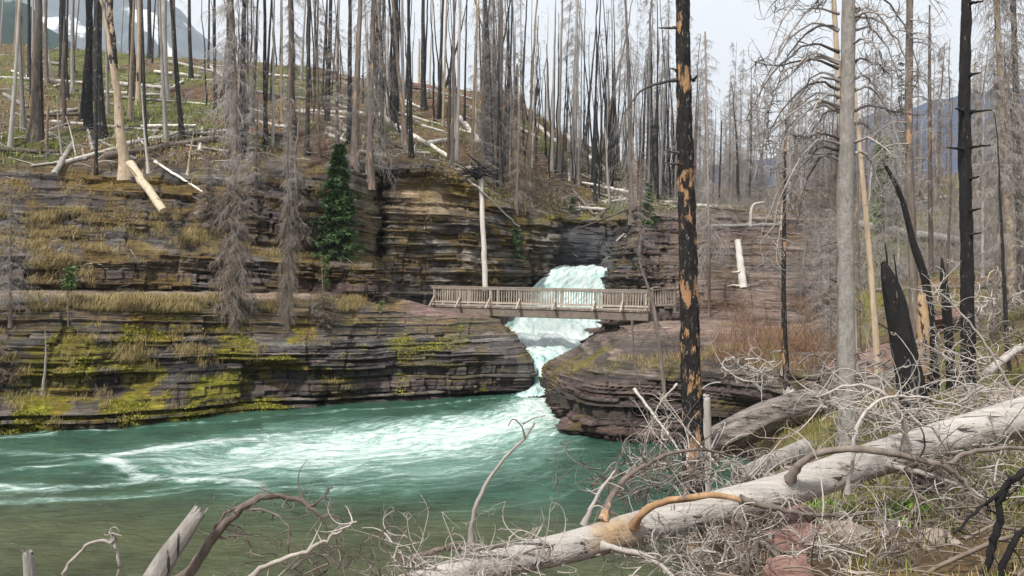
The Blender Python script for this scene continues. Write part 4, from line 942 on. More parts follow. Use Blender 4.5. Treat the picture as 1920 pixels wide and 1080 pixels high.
for x0, y0, x1, y1, wp, kind, lab in [(80, 738, 93, 618, 7, 'grey', 'bare grey pole rooted in the lime moss at the lower left'), (217, 712, 196, 585, 4, 'brown', 'thin crooked brown pole rooted in the mossy bank'),
                                   (278, 320, 263, 160, 6, 'pale', 'slender white pole standing behind the sawn pale log'), (116, 290, 104, 175, 5, 'grey', 'short thin grey pole on the left slope'), (142, 290, 128, 215, 4, 'pale', 'short thin white pole on the left slope'), (352, 325, 362, 240, 6, 'tan', 'short tan stub leaning on the rim of the left cliff')]:
    p = foot(x0, y0); q = Vector(at(x1, y1, p.y)); put_tree(p, (q - p).length, wp * p.y / F, kind, 'stubs' if wp < 6 else None, lab, None, (math.atan2(q.x - p.x, q.z - p.z), 0), sink=.05)

# thin dead saplings on the right-hand slope
for q_, (x, y, h, w, kd, cr_) in enumerate([(1612, 705, 7, .13, 'brown', 'sparse'), (1682, 650, 6, .12, 'grey', 'wisp'), (1862, 640, 8, .14, 'brown', 'wisp'), (1928, 600, 8, .15, 'brown', 'wisp'), (1560, 655, 5, .10, 'grey', 'wisp'), (1772, 565, 9, .15, 'brown', 'sparse'), (1842, 520, 9, .16, 'grey', 'wisp'), (1892, 700, 5, .10, 'char', 'stubs'),
   (1540, 600, 6, .12, 'brown', 'wisp'), (1500, 560, 6, .12, 'grey', 'wisp'), (1662, 560, 8, .14, 'grey', 'top'), (2060, 640, 8, .16, 'brown', 'wisp'), (2200, 700, 9, .2, 'char', 'stubs'), (2380, 620, 9, .22, 'grey', 'sparse')]):
    p_ = foot(x, y); put_tree(p_, h, w, kd, cr_, f"thin {KW[kd].split()[0]} sapling {CW[cr_]} {zone(x)}", 'dead saplings on the right bank', (random.gauss(0, .05), 0))
# green firs
def fir(px, py, top, wpx, label, n=90, per=26, m=M_FIR, size=.30, low=.04):
    p = foot(px, py) or Vector(at(px, py, 45)); h = (py - top) * p.y / F; w = wpx / 2 * p.y / F; rr = np.random.default_rng(int(px))
    r = empty('fir_tree', tuple(p)); tm, P, rad = trunk_mesh('trunk', h, .009 * h + .015, .01, M_BROWN, 14, 7, .05, int(px), flare=.2); link('trunk', tm, None, r)
    mb = MB(); Q = dead_branches(mb, P, rad, n, low, .985, lambda f: w * (1.06 - f) ** .95, 0, droop=.45, elev=.12, seed=int(px), thick=.014, curl=.5)
    mb.build('branches', M_BROWN, r); nb = MB(); fir_sprays(nb, Q, rr, per, size); nb.build('needles', m, r, False); tag(r, label, 'tree'); return r
fir(634, 486, 268, 96, 'dense dark green fir growing against the cliff left of the cleft', 240, 150, size=.24)
fir(128, 600, 500, 46, 'young green fir on a thin stem beside the trail at the left', 26, 20, M_YOUNG, .22, .62)
fir(608, 560, 478, 34, 'sparse young green fir at the trail edge', 24, 16, M_YOUNG, .2, .25)
fir(716, 584, 562, 20, 'tiny green seedling on the red rock near the bridge', 20, 14, M_YOUNG, .13)
fir(968, 480, 425, 26, 'small green fir clinging to the cliff left of the falls', 40, 22, M_FIR, .25)
fir(1215, 425, 340, 30, 'dark green fir above the rocks right of the falls', 50, 24, M_FIR, .28)
fir(1075, 400, 368, 22, 'little green fir above the wet wall', 30, 20, M_FIR, .22)
fir(1655, 440, 250, 46, 'green fir showing between the grey and dark front trunks', 70, 26, M_YOUNG, .34, .1)
fir(1690, 330, 95, 40, 'tall dark fir beyond the trunk below the blue mountain', 80, 24, M_FIR, .34, .1)

# ------------------------------------------------------------------ fallen logs on the slopes
def log_between(p, q, r, m, name, label, group=None, cat='log', sides=9, bow=0, seed=0, taper=.75, broken=True):
    p, q = np.array(p), np.array(q); mid = (p + q) / 2 + np.array((0, 0, bow)); K = 14
    P = curve_pts([p, mid, q], K, r * .10, seed); mb = MB(); tubes(mb, P - P[0], np.linspace(r, r * taper, K), sides, True, None, .14, seed)
    if broken:                                                     # a couple of broken limb stubs
        rr = np.random.default_rng(seed); d = (q - p) / np.linalg.norm(q - p); ns = int(rr.integers(1, 5))
        for k in range(ns):
            b = P[int(rr.integers(2, K - 1))] - P[0]; v = np.cross(d, rr.normal(0, 1, 3)); v[2] = abs(v[2]) + .3; v /= np.linalg.norm(v); ln = r * rr.uniform(1.5, 6)
            tubes(mb, np.array([b, b + v * ln * .6, b + v * ln + d * ln * .3]), np.array([r * .22, r * .16, r * .06]), 4)
    o = mb.build(name, m); o.location = tuple(P[0]); tag(o, label, cat, group); return o
LOGS = [
 (-10, 149, 62, 152, 6, 'pale', 'white log lying level at the left edge of the slope'), (62, 152, 172, 160, 6, 'pale', 'white log continuing level behind the twin black trunks'), (212, 160, 322, 170, 7, 'pale', 'white log lying behind the smooth light grey trunk'),
 (120, 133, 256, 103, 5, 'pale', 'thin white log slanting up behind the black trunks'), (290, 137, 378, 146, 5, 'pale', 'white log just right of the smooth light grey trunk'), (395, 128, 434, 158, 5, 'pale', 'white log slanting down right below the crest'),
 (222, 184, 332, 193, 4, 'grey', 'thin grey log below the smooth light grey trunk'), (108, 312, 238, 276, 7, 'pale', 'long white log slanting up at the rim of the left cliff'), (236, 274, 362, 248, 7, 'pale', 'upper white log in the pile above the left cliff'),
 (255, 268, 424, 248, 6, 'grey', 'grey log crossing the top of the pile above the left cliff'), (196, 300, 412, 264, 11, 'brown', 'thick dark log under the white ones above the left cliff'), (0, 285, 110, 289, 8, 'brown', 'dark rotten log at the left rim of the cliff'),
 (8, 180, 52, 204, 6, 'grey', 'grey log slanting down at the far left'), (290, 305, 380, 362, 4, 'pale', 'thin pale pole hanging over the cliff rim'), (102, 332, 136, 272, 8, 'grey', 'grey log tipped up on the rim of the left cliff'), (185, 265, 255, 300, 4, 'grey', 'thin grey pole crossing below the twin black trunks'),
 (30, 215, 112, 262, 4, 'grey', 'thin grey pole lying below the flared trunk'), (470, 230, 545, 243, 6, 'pale', 'white log behind the big twiggy tree'), (430, 200, 500, 215, 6, 'pale', 'pale log above the big twiggy tree'), (480, 175, 590, 190, 5, 'grey', 'grey log high above the green fir'),
 (707, 142, 820, 160, 7, 'pale', 'long white log below the crest above the tan cliff'), (708, 169, 764, 201, 6, 'pale', 'white log slanting down below the crest'), (712, 218, 752, 250, 7, 'pale', 'white log pointing down to the tan cliff'), (743, 241, 842, 300, 9, 'pale', 'thick white log slanting down to the rim of the tan cliff'),
 (861, 225, 903, 273, 8, 'pale', 'white log slanting down above the root plate'), (618, 194, 652, 206, 5, 'pale', 'short white log above the green fir'), (612, 245, 655, 250, 7, 'pale', 'short level white log above the green fir'), (616, 257, 648, 269, 7, 'pale', 'short white log right above the green fir'),
 (800, 273, 857, 262, 7, 'pale', 'white log lying across on the rim of the tan cliff'), (1061, 257, 1109, 302, 7, 'pale', 'white log slanting down above the wet wall'), (1000, 233, 1043, 269, 6, 'pale', 'pale log slanting down above the footbridge'), (1116, 317, 1157, 328, 4, 'pale', 'short thin white log above the cascade'),
 (650, 300, 724, 320, 6, 'grey', 'grey log on the rim beside the cleft'), (770, 225, 800, 240, 5, 'grey', 'short grey log above the tan cliff'), (560, 150, 700, 165, 5, 'grey', 'grey log lying below the crest above the green fir'), (880, 205, 960, 232, 5, 'grey', 'grey log above the footbridge'),
 (1610, 428, 1842, 466, 13, 'grey', 'long grey log lying across the grassy slope behind the front trunks'), (1330, 428, 1472, 424, 6, 'grey', 'thin grey log on the top rock terrace'), (1510, 330, 1600, 345, 6, 'grey', 'grey log in the far wood behind the grey front trunk'),
 (1830, 585, 1925, 548, 8, 'grey', 'grey branch log rising to the right edge of the picture'), (1640, 548, 1890, 540, 8, 'brown', 'dark log lying behind the black front trunk'), (1690, 395, 1780, 372, 6, 'grey', 'thin grey log on the slope below the blue mountain'), (1200, 372, 1270, 392, 5, 'grey', 'thin grey log above the rocks right of the falls')]
MW = {'pale': M_PALE, 'grey': M_GREY, 'brown': M_BROWN, 'char': M_CHAR, 'tan': M_TAN}
for i, (x0, y0, x1, y1, wp, kind, lab) in enumerate(LOGS):
    p, q = ray(x0, y0), ray(x1, y1)
    if p is None or q is None: continue
    if abs(p.y - q.y) > 14: q = Vector(at(x1, y1, p.y + 3))
    r = 1.35 * wp * (p.y + q.y) / 2 / F / 2; p.z += r * .8; q.z += r * .8
    log_between(p, q, r, MW[kind], 'fallen_log', lab, None, seed=i)
rr_ = random.Random(77); G, N2, ledge, px, py, hillw, gr, tt = HILL_DATA; k = 0
while k < 120:
    i = int(np.searchsorted(T_HILL, rr_.uniform(5.2, 7.9))); j = rr_.randrange(G.shape[1])
    if not -40 < px[i, j] < 1900: continue
    p = Vector(G[i, j]); a = rr_.gauss(0, .9) + (math.pi if rr_.random() < .5 else 0); L_ = rr_.uniform(1.5, 7); q = drop(p.x + math.cos(a) * L_, p.y + math.sin(a) * L_ * .6)
    if q is None or abs(q.z - p.z) > 3: continue
    r = rr_.uniform(.06, .17); kind = rr_.choice(['pale', 'pale', 'grey', 'brown']); p.z += r; q = Vector(q); q.z += r
    log_between(p, q, r, MW[kind], 'fallen_log', f"{'short' if L_ < 3.5 else 'long'} {'thin' if r < .09 else 'thick'} {KW[kind].split()[0]} log lying {zone(px[i, j])}", 'small logs littering the slopes', sides=6, seed=1000 + k, broken=r > .09); k += 1

# singular snags and logs
p = foot(236, 326); q = at(203, -20, p.y); t_ = put_tree(p, 12.5, 22 * p.y / F, 'tan', 'stubs', 'snapped trunk tan at the foot and dark above leaning over the left cliff', None, (-.095, 0)); t_.children[0].data = trunk_mesh('trunk', PH, .15, .11, make_wood('half_charred_trunk', (.20, .14, .09), (.44, .34, .24), (.025, .022, .022), .47, (.3, .28, .26), .64), 22, 9, .2, 77)[0]
p = np.array(at(243, 306, 40.6)); q = np.array(at(307, 395, 38.9)); log_between(p, q, .21, make_wood('sawn_wood', (.42, .33, .22), (.70, .60, .46), (.03, .028, .026), .60), 'sawn_log', 'sawn pale log with orange cut end hanging over the left cliff', seed=5, taper=.9)
p = np.array(at(902, 335, 49.6)); q = np.array(at(910, 545, 49.2))
log_between(q, p, .17, M_PALE, 'standing_pole', 'bleached white pole standing upright behind the footbridge', None, 'log', seed=6, taper=.8, broken=False)
# root plate overhanging the cliff
rp = empty('root_plate', at(898, 322, 49.4)); tag(rp, 'dark upturned root plate jutting from the rim above the white pole', 'roots')
mb = MB(); rg = np.random.default_rng(3)
for k in range(46):
    a = rg.uniform(-.8, 3.9); d = np.array([math.cos(a) * 1.1, -.2 + rg.normal(0, .35), .45 * math.sin(a) - .12 + rg.normal(0, .25)]); ln = rg.uniform(.4, 1.4); b = rg.normal(0, .18, 3)
    tubes(mb, curve_pts([b, b + d * ln * .5 + rg.normal(0, .08, 3), b + d * ln], 6, .02, k), np.linspace(.10, .02, 6), 5)
mb.build('roots', M_CHAR, rp)
mb = MB(); P = curve_pts([(0, 0, 0), (-.5, .3, .15), (-1.3, .8, .1)], 8); tubes(mb, P, np.linspace(.32, .24, 8), 9, True, None, .2, 4); mb.build('stump', M_BROWN, rp)
P = np.array([at(*v) for v in [(872, 330, 49.8), (905, 360, 49.3), (940, 395, 50.8), (975, 425, 52.5)]]); mb = MB(); tubes(mb, curve_pts(P, 14, .03, 3) - P[0], np.linspace(.08, .04, 14), 6); o = mb.build('fallen_pole', M_GREY); o.location = P[0]; tag(o, 'thin grey pole slanting from the root plate down to the falls', 'log')
# white bare trunk leaning on the terrace
p = foot(1394, 540) ; q = Vector(at(1383, 450, p.y + .3)); wl_ = log_between(p, q, .24, make_wood('white_bare_wood', (.62, .58, .52), (.82, .79, .74)), 'bare_trunk', 'bright white barkless trunk standing on the red rock terrace', None, 'log', seed=9, taper=.8, broken=False)
mb = MB(); tubes(mb, np.array([(-.05, 0, 1.1), (-.3, 0, .98), (-.7, 0, .95)]), np.array([.08, .06, .03]), 5); tubes(mb, np.array([(0, 0, .1), (-.6, 0, .18), (-1.0, 0, .12)]), np.array([.07, .05, .02]), 5); mb.build('limb', M_PALE, wl_)
p = foot(1408, 425); P = np.array([(0, 0, 0), (.0, 0, 1.0), (.3, .1, 1.6), (1.0, .3, 1.75)]); mb = MB(); tubes(mb, curve_pts(P, 14, .02, 1), np.linspace(.12, .07, 14), 7); o = mb.build('bent_pole', M_GREY); o.location = p; tag(o, 'arched grey pole on the terrace above the white trunk', 'log')
put_tree(foot(1465, 430), 2.4, .26, 'tan_snag', None, 'short split tan snag on the terrace beside the thin burnt tree')
# ------------------------------------------------------------------ ground cover
def blades(pts, n_per, h, w, spread, droop, rr, lean=None):
    """tufts of curved blades at the points; returns verts, quads"""
    pts = np.repeat(pts, n_per, 0); T = len(pts); pts = pts + np.concatenate([rr.normal(0, spread, (T, 2)), np.zeros((T, 1))], 1)
    a = rr.uniform(0, 6.283, T); d = np.stack([np.cos(a), np.sin(a), 0 * a], -1)
    if lean is not None: d = d * .6 + lean
    hh = h * rr.uniform(.4, 1.4, T)[:, None]; side = np.stack([-np.sin(a), np.cos(a), 0 * a], -1) * (w * rr.uniform(.6, 1.4, T))[:, None]; up = np.array((0, 0, 1.0))
    m1 = pts + up * hh * .75 + d * hh * .35 * droop; m2 = pts + up * hh * (1 - .9 * droop) + d * hh * 1.1 * droop
    V = np.stack([pts - side, pts + side, m1 + side * .8, m1 - side * .8, m2 + side * .2, m2 - side * .2], 1)
    b = (np.arange(T) * 6)[:, None]; Fq = np.concatenate([b + np.array([[0, 1, 2, 3]]), b + np.array([[3, 2, 4, 5]])], 0)
    return V.reshape(-1, 3), Fq
def pick(G, wgt, n, rr, ok=None):
    w = wgt.ravel().clip(0); w = w / w.sum(); i = rr.choice(len(w), n, p=w); return G.reshape(-1, 3)[i]
rg = np.random.default_rng(99)
def stuff(name, parts, m, label):
    mb = MB()
    for V, Fq in parts: mb.add(V, Fq)
    o = mb.build(name, m, None, False); tag(o, label, None, None, 'stuff'); o['category'] = 'grass'; return o
toward = np.array((0, -.9, 0))
Gb, Nb, mossb, pxb, pyb = BANK_DATA; Gh, Nh, ledgeh, pxh, pyh, hwh, grh, tth = HILL_DATA; Gp, Np, msp, pxp, pyp = PROM_DATA; Gn, Nn, grn = NEAR_DATA
inv = lambda P: (P > -60) & (P < 1980)
clump = lambda G, s: sstep(.05, .45, fbm(G[..., 0] * .9, G[..., 1] * .9, G[..., 2] * .9, seed=300 + s, oct=3)) + .03
fb = np.clip(Nb[..., 2], 0, 1); fh = np.clip(Nh[..., 2], 0, 1)
edge = sstep(556, 562, pyb) * sstep(590, 574, pyb) * sstep(700, 640, pxb) * sstep(-50, 0, pxb)
wl1 = edge * 3 + sstep(.35, .7, fb) * (blob(pxb, pyb, 160, 690, 70, 25) + blob(pxb, pyb, 240, 690, 60, 30) + .7 * blob(pxb, pyb, 380, 650, 60, 15) + .5 * sstep(600, 640, pyb) * sstep(700, 500, pxb) * .3)
p1 = pick(Gb, wl1 * inv(pxb) * clump(Gb, 1), 1300, rg)
wl2 = (hwh < .2) * sstep(.4, .75, fh) * (blob(pxh, pyh, 80, 470, 110, 25) * 3 + blob(pxh, pyh, 210, 435, 90, 18) * 2.5 + blob(pxh, pyh, 345, 440, 70, 14) * 2 + .2 + blob(pxh, pyh, 200, 400, 250, 20) * .6) * sstep(545, 530, pyh) * sstep(1000, 700, pxh)
p2 = pick(Gh, wl2 * inv(pxh) * clump(Gh, 2), 1050, rg)
wl3 = blob(pxp, pyp, 1235, 685, 55, 14) * 2 + .5 * blob(pxp, pyp, 1085, 690, 25, 8) + 1.2 * blob(pxp, pyp, 1340, 668, 60, 14) + .15 * sstep(.5, .8, Np[..., 2]) * sstep(1300, 1400, pxp)
p3 = pick(Gp, wl3 * clump(Gp, 3), 230, rg)
stuff('straw_grass', [blades(p1, 18, .34, .006, .13, .95, rg, toward), blades(p2, 18, .36, .0065, .15, .95, rg, toward), blades(p3, 18, .24, .005, .16, .95, rg, toward)], M_STRAW, 'dry straw coloured grass drooping over the rock ledges')
p4 = pick(Gb, (lime_w := (sstep(.2, .6, fb) * mossb * sstep(590, 620, pyb))) * inv(pxb) * clump(Gb, 4), 2600, rg)
stuff('moss_tufts', [blades(p4, 5, .07, .022, .07, .5, rg)], M_MOSS, 'yellow green moss tufts on the rock bank')
wg = hwh * (.25 + grh) * inv(pxh) * (tth < 8.2) * (1 + 1.5 * sstep(1550, 1700, pxh)); p5 = pick(Gh, wg, 9000, rg)
p6 = pick(Gn, (grn + .25) * (Gn[..., 1] > 4) * (Gn[..., 2] > 1.5) * (960 + F * Gn[..., 0] / np.maximum(Gn[..., 1], 1) < 2700) * (960 + F * Gn[..., 0] / np.maximum(Gn[..., 1], 1) > 1200) / np.maximum(Gn[..., 1], 5) ** .6, 6800, rg)
stuff('green_grass', [blades(p5, 4, .30, .02, .18, .55, rg), blades(p6[:4500], 14, .13, .003, .12, .75, rg)], M_GRASS, 'green grass growing through the burnt slope')
stuff('dry_grass', [blades(p6[4500:], 14, .17, .0026, .14, .85, rg), blades(pick(Gh, hwh * (1.1 - grh) * inv(pxh) * (tth < 8.2), 4200, rg), 4, .28, .018, .2, .7, rg)], M_STRAW, 'dry pale grass scattered on slope and near bank')
p7 = pick(Gp, sstep(.45, .8, Np[..., 2]) * (blob(pxp, pyp, 1400, 650, 60, 30) + blob(pxp, pyp, 1520, 650, 80, 30)), 70, rg)
p7b = pick(Gh, blob(pxh, pyh, 1400, 605, 60, 20) + .6 * blob(pxh, pyh, 1560, 590, 70, 30), 34, rg)
_sh = np.concatenate([p7, p7b])
p8 = pick(Gn, sum(np.exp(-((Gn[..., 0] - a) ** 2 + (Gn[..., 1] - b) ** 2) / .08) for a, b in ((3.9, 7.6), (4.6, 7.0), (4.3, 8.1), (3.1, 8.4), (5.0, 6.4))), 110, rg)
stuff('leafy_herbs', [blades(p8, 7, .10, .016, .05, .6, rg)], M_LEAF, 'bright green leaf clumps on the near bank')['category'] = 'herb'
# twig litter on the slopes
def litter(P, L, r, rr):
    T = len(P); a = rr.uniform(0, 6.283, T); ln = L * rr.uniform(.3, 1.5, T); s = np.linspace(-.5, .5, 4)
    d = np.stack([np.cos(a), np.sin(a) * .6, rr.normal(.06, .22, T)], -1); Q = P[:, None] + d[:, None] * (ln[:, None] * s)[..., None]; Q[..., 2] += .06 + .1 * ln[:, None] * (1 - 4 * s ** 2) * rr.uniform(0, 1.2, (T, 1)); return Q, np.full((T, 4), r) * rr.uniform(.5, 1.6, (T, 1))
mb = MB(); tubes(mb, *litter(pick(Gh, hwh * inv(pxh) * (tth < 8.3), 4200, rg), 1.3, .022, rg), 3)
tubes(mb, *litter(pick(Gh, (1 - hwh) * sstep(.5, .8, fh) * inv(pxh), 500, rg), .8, .014, rg), 3)
wn_ = (Gn[..., 1] > 4) * (Gn[..., 2] > 1.2) * (960 + F * Gn[..., 0] / np.maximum(Gn[..., 1], 1) < 2700) * (960 + F * Gn[..., 0] / np.maximum(Gn[..., 1], 1) > 1150) / np.maximum(Gn[..., 1], 5) ** .7
nl = MB(); tubes(nl, *litter(pick(Gn, wn_, 3800, rg), .4, .005, rg), 4); tubes(nl, *litter(pick(Gn, wn_, 170, rg), .8, .010, rg), 5)
_o = nl.build('stick_litter', M_TW_BROWN); tag(_o, 'small dead sticks littering the near bank', 'litter', None, 'stuff')
o = mb.build('twig_litter', M_TW_GREY); tag(o, 'grey dead twigs and sticks littering the hillside', None, None, 'stuff'); o['category'] = 'litter'
# low brittle brush standing on the slopes: hoops of thin stems
def brush(P, n, h, r, rr):
    P = np.repeat(P, n, 0) + np.concatenate([rr.normal(0, .3, (len(P) * n, 2)), np.zeros((len(P) * n, 1))], 1); T = len(P); a = rr.uniform(0, 6.283, T); d = np.stack([np.cos(a), np.sin(a), 0 * a], -1); hh = h * rr.uniform(.3, 1.3, T); t = np.linspace(0, 1, 5)
    Q = P[:, None] + d[:, None] * (hh[:, None] * rr.uniform(.2, 1.1, (T, 1)) * t ** 1.4)[..., None]; Q[..., 2] += hh[:, None] * (t * 1.3 - rr.uniform(0, 1.0, (T, 1)) * t ** 2); Q += rr.normal(0, .03, Q.shape) * (t > 0)[None, :, None]; return Q, np.full((T, 1), r) * (1 - .7 * t)[None]
mb = MB(); w_ = (hwh * sstep(8.6, 8.0, tth) * (.14 + 1.9 * sstep(1230, 1320, pxh)) + .8 * (hwh < .5) * sstep(.5, .8, fh) * sstep(1480, 1560, pxh)) * inv(pxh)
tubes(mb, *brush(pick(Gh, w_, 1500, rg), 9, 1.3, .014, rg), 3)
o = mb.build('dead_brush', M_TW_GREY); tag(o, 'grey leafless brush standing on the burnt slopes', None, None, 'stuff'); o['category'] = 'brush'

mb = MB(); tubes(mb, *brush(_sh, 26, .75, .011, rg), 3); o = mb.build('rusty_shrubs', make_wood('rusty_stems', (.16, .09, .055), (.32, .20, .13), rnd=.1, bstr=.2)); tag(o, 'rust brown leafless shrubs on the bank beside the trail', None, None, 'stuff'); o['category'] = 'shrub'
# ------------------------------------------------------------------ front trunks
M_LICHEN = make_wood('lichen_grey_bark', (.19, .175, .16), (.40, .375, .345), (.42, .27, .16), .74, (.13, .115, .10), .62, 2.2, 1.0, .35, 0)
M_LOG = make_wood('weathered_silver_log', (.27, .245, .225), (.56, .525, .49), (.22, .19, .165), .60, (.12, .10, .09), .62, 1.3, 1.0, .06, 0, 'x', .585)
def add_patch(m, c, rad, colr):
    n, l = m.node_tree.nodes, m.node_tree.links; bs = n['Principled BSDF']; src = bs.inputs['Base Color'].links[0].from_socket
    g = n.new('ShaderNodeNewGeometry'); ds = n.new('ShaderNodeVectorMath'); ds.operation = 'DISTANCE'; l.new(g.outputs['Position'], ds.inputs[0]); ds.inputs[1].default_value = c
    nn = noise(n, l, g.outputs['Position'], 7, 5, .7); ma = n.new('ShaderNodeMath'); ma.operation = 'MULTIPLY_ADD'; l.new(nn.outputs[0], ma.inputs[0]); ma.inputs[1].default_value = rad * 1.5; l.new(ds.outputs['Value'], ma.inputs[2])
    mr = n.new('ShaderNodeMapRange'); l.new(ma.outputs[0], mr.inputs[0]); mr.inputs[1].default_value = rad * 2.15; mr.inputs[2].default_value = rad * 1.2
    n2 = noise(n, l, g.outputs['Position'], 16, 5, .7); r = ramp(n, [(.3, tuple(v * .55 for v in colr)), (.7, tuple(v * 1.15 for v in colr))]); l.new(n2.outputs[0], r.inputs[0])
    l.new(mixc(n, l, mr.outputs[0], src, r.outputs[0]), bs.inputs['Base Color'])
add_patch(M_LOG, at(1160, 998, 6.45), .22, (.42, .29, .175))
M_CRACK = make_wood('cracked_old_log', (.06, .053, .048), (.34, .30, .27), (.42, .32, .27), .60, (.05, .045, .04), .58, 1.0, 1.6, .08, 0, 'x', .56)
M_BLACK = make_wood('deep_char', (.006, .006, .007), (.030, .028, .028), None, .7, (.20, .19, .18), .63, 1.3, 1.4, .3, 0)
M_ORANGE = make_wood('peeled_orange_limb', (.20, .11, .055), (.42, .27, .155), (.14, .11, .09), .50, None, .7, 1.0, .5, .2, 0)
M_FT_PALE = make_wood('pale_front_twigs', (.25, .22, .20), (.46, .42, .385), rnd=.2, bstr=.3)
M_FT_DARK = make_wood('dark_front_twigs', (.07, .058, .05), (.22, .18, .155), rnd=.2, bstr=.3)
def hero(name, pts, mtl, label, sides=20, K=80, rough=.05, jag=0, seed=0, limbs=None, ground=True, cat='tree', detail=9, axial=1.0, slim=1.0):
    """pts: (px, py, Y, width px) from the foot upward"""
    C = np.array([at(a, b, c) for a, b, c, w in pts]); rad = np.array([w * c / F / 2 * slim for a, b, c, w in pts])
    if ground:
        g = drop(C[0, 0], C[0, 1], C[0, 2] + 1.2)
        if g is not None: C[0, 2] = min(C[0, 2], g.z - .12)
    P = curve_pts(C, K, 0, seed); t = np.linspace(0, len(C) - 1, K); rr_i = np.interp(t, np.arange(len(C)), rad)
    O = P[0].copy(); mb = MB(); tubes(mb, P - O, rr_i, sides, True, None, 0, seed)
    V = mb.V[0]; th = np.tile(np.arange(sides) / sides * 2 * np.pi, K); zc = np.repeat(np.concatenate([[0], np.cumsum(np.linalg.norm(np.diff(P, axis=0), axis=1))]), sides); c = np.repeat(P - O, sides, 0)
    n_ = rough * fbm(np.cos(th) * detail * .3 + seed, np.sin(th) * detail * .3, zc * detail * .35 * axial, oct=3, seed=seed) * 2 + rough * .8 * fbm(np.cos(th) * detail, np.sin(th) * detail, zc * detail * axial, oct=2, seed=seed + 5)
    V += (V - c) * n_[:, None] * 2
    if jag:
        rg_ = np.random.default_rng(seed); dirv = (P[-1] - P[-4]); dirv /= np.linalg.norm(dirv)
        for q in range(4): V[-sides * (q + 1):len(V) - sides * q if q else None] += (rg_.uniform(-1, 1, sides)[:, None] * jag * (1 - q * .25)) * dirv
    r = empty(name, tuple(O)); mb.build('trunk', mtl, r); tag(r, label, cat)
    if limbs:
        lb = MB(); limbs(lb, P - O, rr_i); 
        if lb.V: lb.build('limbs', M_TW_GREY if mtl not in (M_BLACK, M_CHARP) else M_TW_DARK, r)['kind'] = 'stuff'
    return r
def limbset(spec, n_tw=0, tw=.3, r=.02):
    """explicit limbs: each a list of (px,py) at depth Y relative to the foot O"""
    def f(lb, P, rad, spec=spec): pass
    return f
def limb_part(root, name, pts, r0, r1, mtl, K=16, jit=.006, seed=0, sides=7, twigs=0, tl=.35, tr=.004):
    O = np.array(root.location); P = curve_pts([at(*p) for p in pts], K, jit, seed) - O; mb = MB(); _k = np.arange(K); tubes(mb, P, np.linspace(r0, r1, K) * (1 + .6 * np.exp(-_k / (K * .05)) + .10 * vnoise(_k * .55, _k * 0. + seed, seed=seed)), sides, True, None, .2, seed); 
    o = mb.build(name, mtl, root)
    if twigs:
        tb = MB(); rg_ = np.random.default_rng(seed + 3); i = rg_.integers(K // 4, K, twigs); curls(tb, P[i], rg_.normal(0, 1, (twigs, 3)) + np.array((0, 0, -.1)), tl * rg_.uniform(.3, 1.4, twigs), rg_.normal(0, 2.2, twigs), tr, rg_)
        q = tb.build('twigs', mtl, o); q['kind'] = 'stuff'
    return o
def curls(mb, B, D, L, curv, r, rr, K=10, sides=4, zdrift=0):
    """stems that bend steadily about a random axis"""
    n = len(B); d = D / np.maximum(np.linalg.norm(D, axis=1, keepdims=True), 1e-6); ax = np.cross(d, rr.normal(0, 1, (n, 3))); ax /= np.maximum(np.linalg.norm(ax, axis=1, keepdims=True), 1e-6)
    P = np.empty((n, K, 3)); P[:, 0] = B; st_ = (L / (K - 1))[:, None]
    for k in range(1, K):
        a = (curv / (K - 1) * (.4 + 1.2 * k / K) * 1.6)[:, None] + rr.normal(0, .10, (n, 1)); d = d * np.cos(a) + np.cross(ax, d) * np.sin(a) + ax * (ax * d).sum(1, keepdims=True) * (1 - np.cos(a)); d[:, 2] += zdrift; d /= np.linalg.norm(d, axis=1, keepdims=True); P[:, k] = P[:, k - 1] + d * st_
    t = np.linspace(1, .25, K); tubes(mb, P, (r * rr.uniform(.5, 1.7, (n, 1))) * t[None], sides); return P

h1 = hero('charred_tree', [(1302, 915, 11, 66), (1300, 850, 11, 50), (1293, 620, 11, 42), (1286, 330, 11, 38), (1281, 100, 11, 32), (1278, -200, 11, 28)], M_CHARP, 'tall charred trunk with orange bare patches standing at the water edge', 36, 260, .06, seed=3, detail=16, slim=.80)
for k, pts in enumerate([[(1268, 150, 11), (1240, 155, 10.9), (1205, 168, 10.8), (1185, 190, 10.7), (1170, 215, 10.7)], [(1270, 132, 11), (1258, 128, 10.9)], [(1275, 288, 11), (1248, 282, 10.8)], [(1278, 308, 11), (1244, 306, 10.8)], [(1300, 150, 11), (1308, 140, 10.8)], [(1270, 52, 11), (1235, 52, 10.9)]]):
    limb_part(h1, 'limb', pts, .022, .008, M_TW_DARK, 10, .004, k, twigs=8 if k == 0 else 0, tl=.25)
h2 = hero('grey_tree', [(1596, 955, 10.5, 104), (1592, 905, 10.5, 66), (1588, 700, 10.5, 53), (1584, 400, 10.5, 49), (1590, 100, 10.5, 41), (1592, -200, 10.5, 32)], M_LICHEN, 'tall smooth grey trunk with arching dead limbs in the right foreground', 28, 160, .022, seed=8, slim=.62)
rg = np.random.default_rng(21)
for k in range(46):                                            # arching limbs sweeping down on both sides
    y = rg.uniform(-120, 300); s = -1 if rg.random() < .55 else 1; ln = rg.uniform(35, 165) * (1.0 if s < 0 else .75); dy = rg.uniform(-.1, 1.5) * ln; Yd = 10.5 + rg.normal(0, .5); x0 = 1588 + s * 15
    pts = [(x0, y, 10.5), (x0 + s * ln * .35, y - ln * .12 + dy * .05, (10.5 + Yd) / 2), (x0 + s * ln * .75, y + dy * .35, Yd), (x0 + s * ln, y + dy, Yd), (x0 + s * ln * rg.uniform(.92, 1.1), y + dy * 1.35, Yd)]
    limb_part(h2, 'limb', pts, .017, .004, M_TW_GREY if k % 3 else M_TW_DARK, 14, .010, 100 + k, 5, twigs=34, tl=.34, tr=.0042)
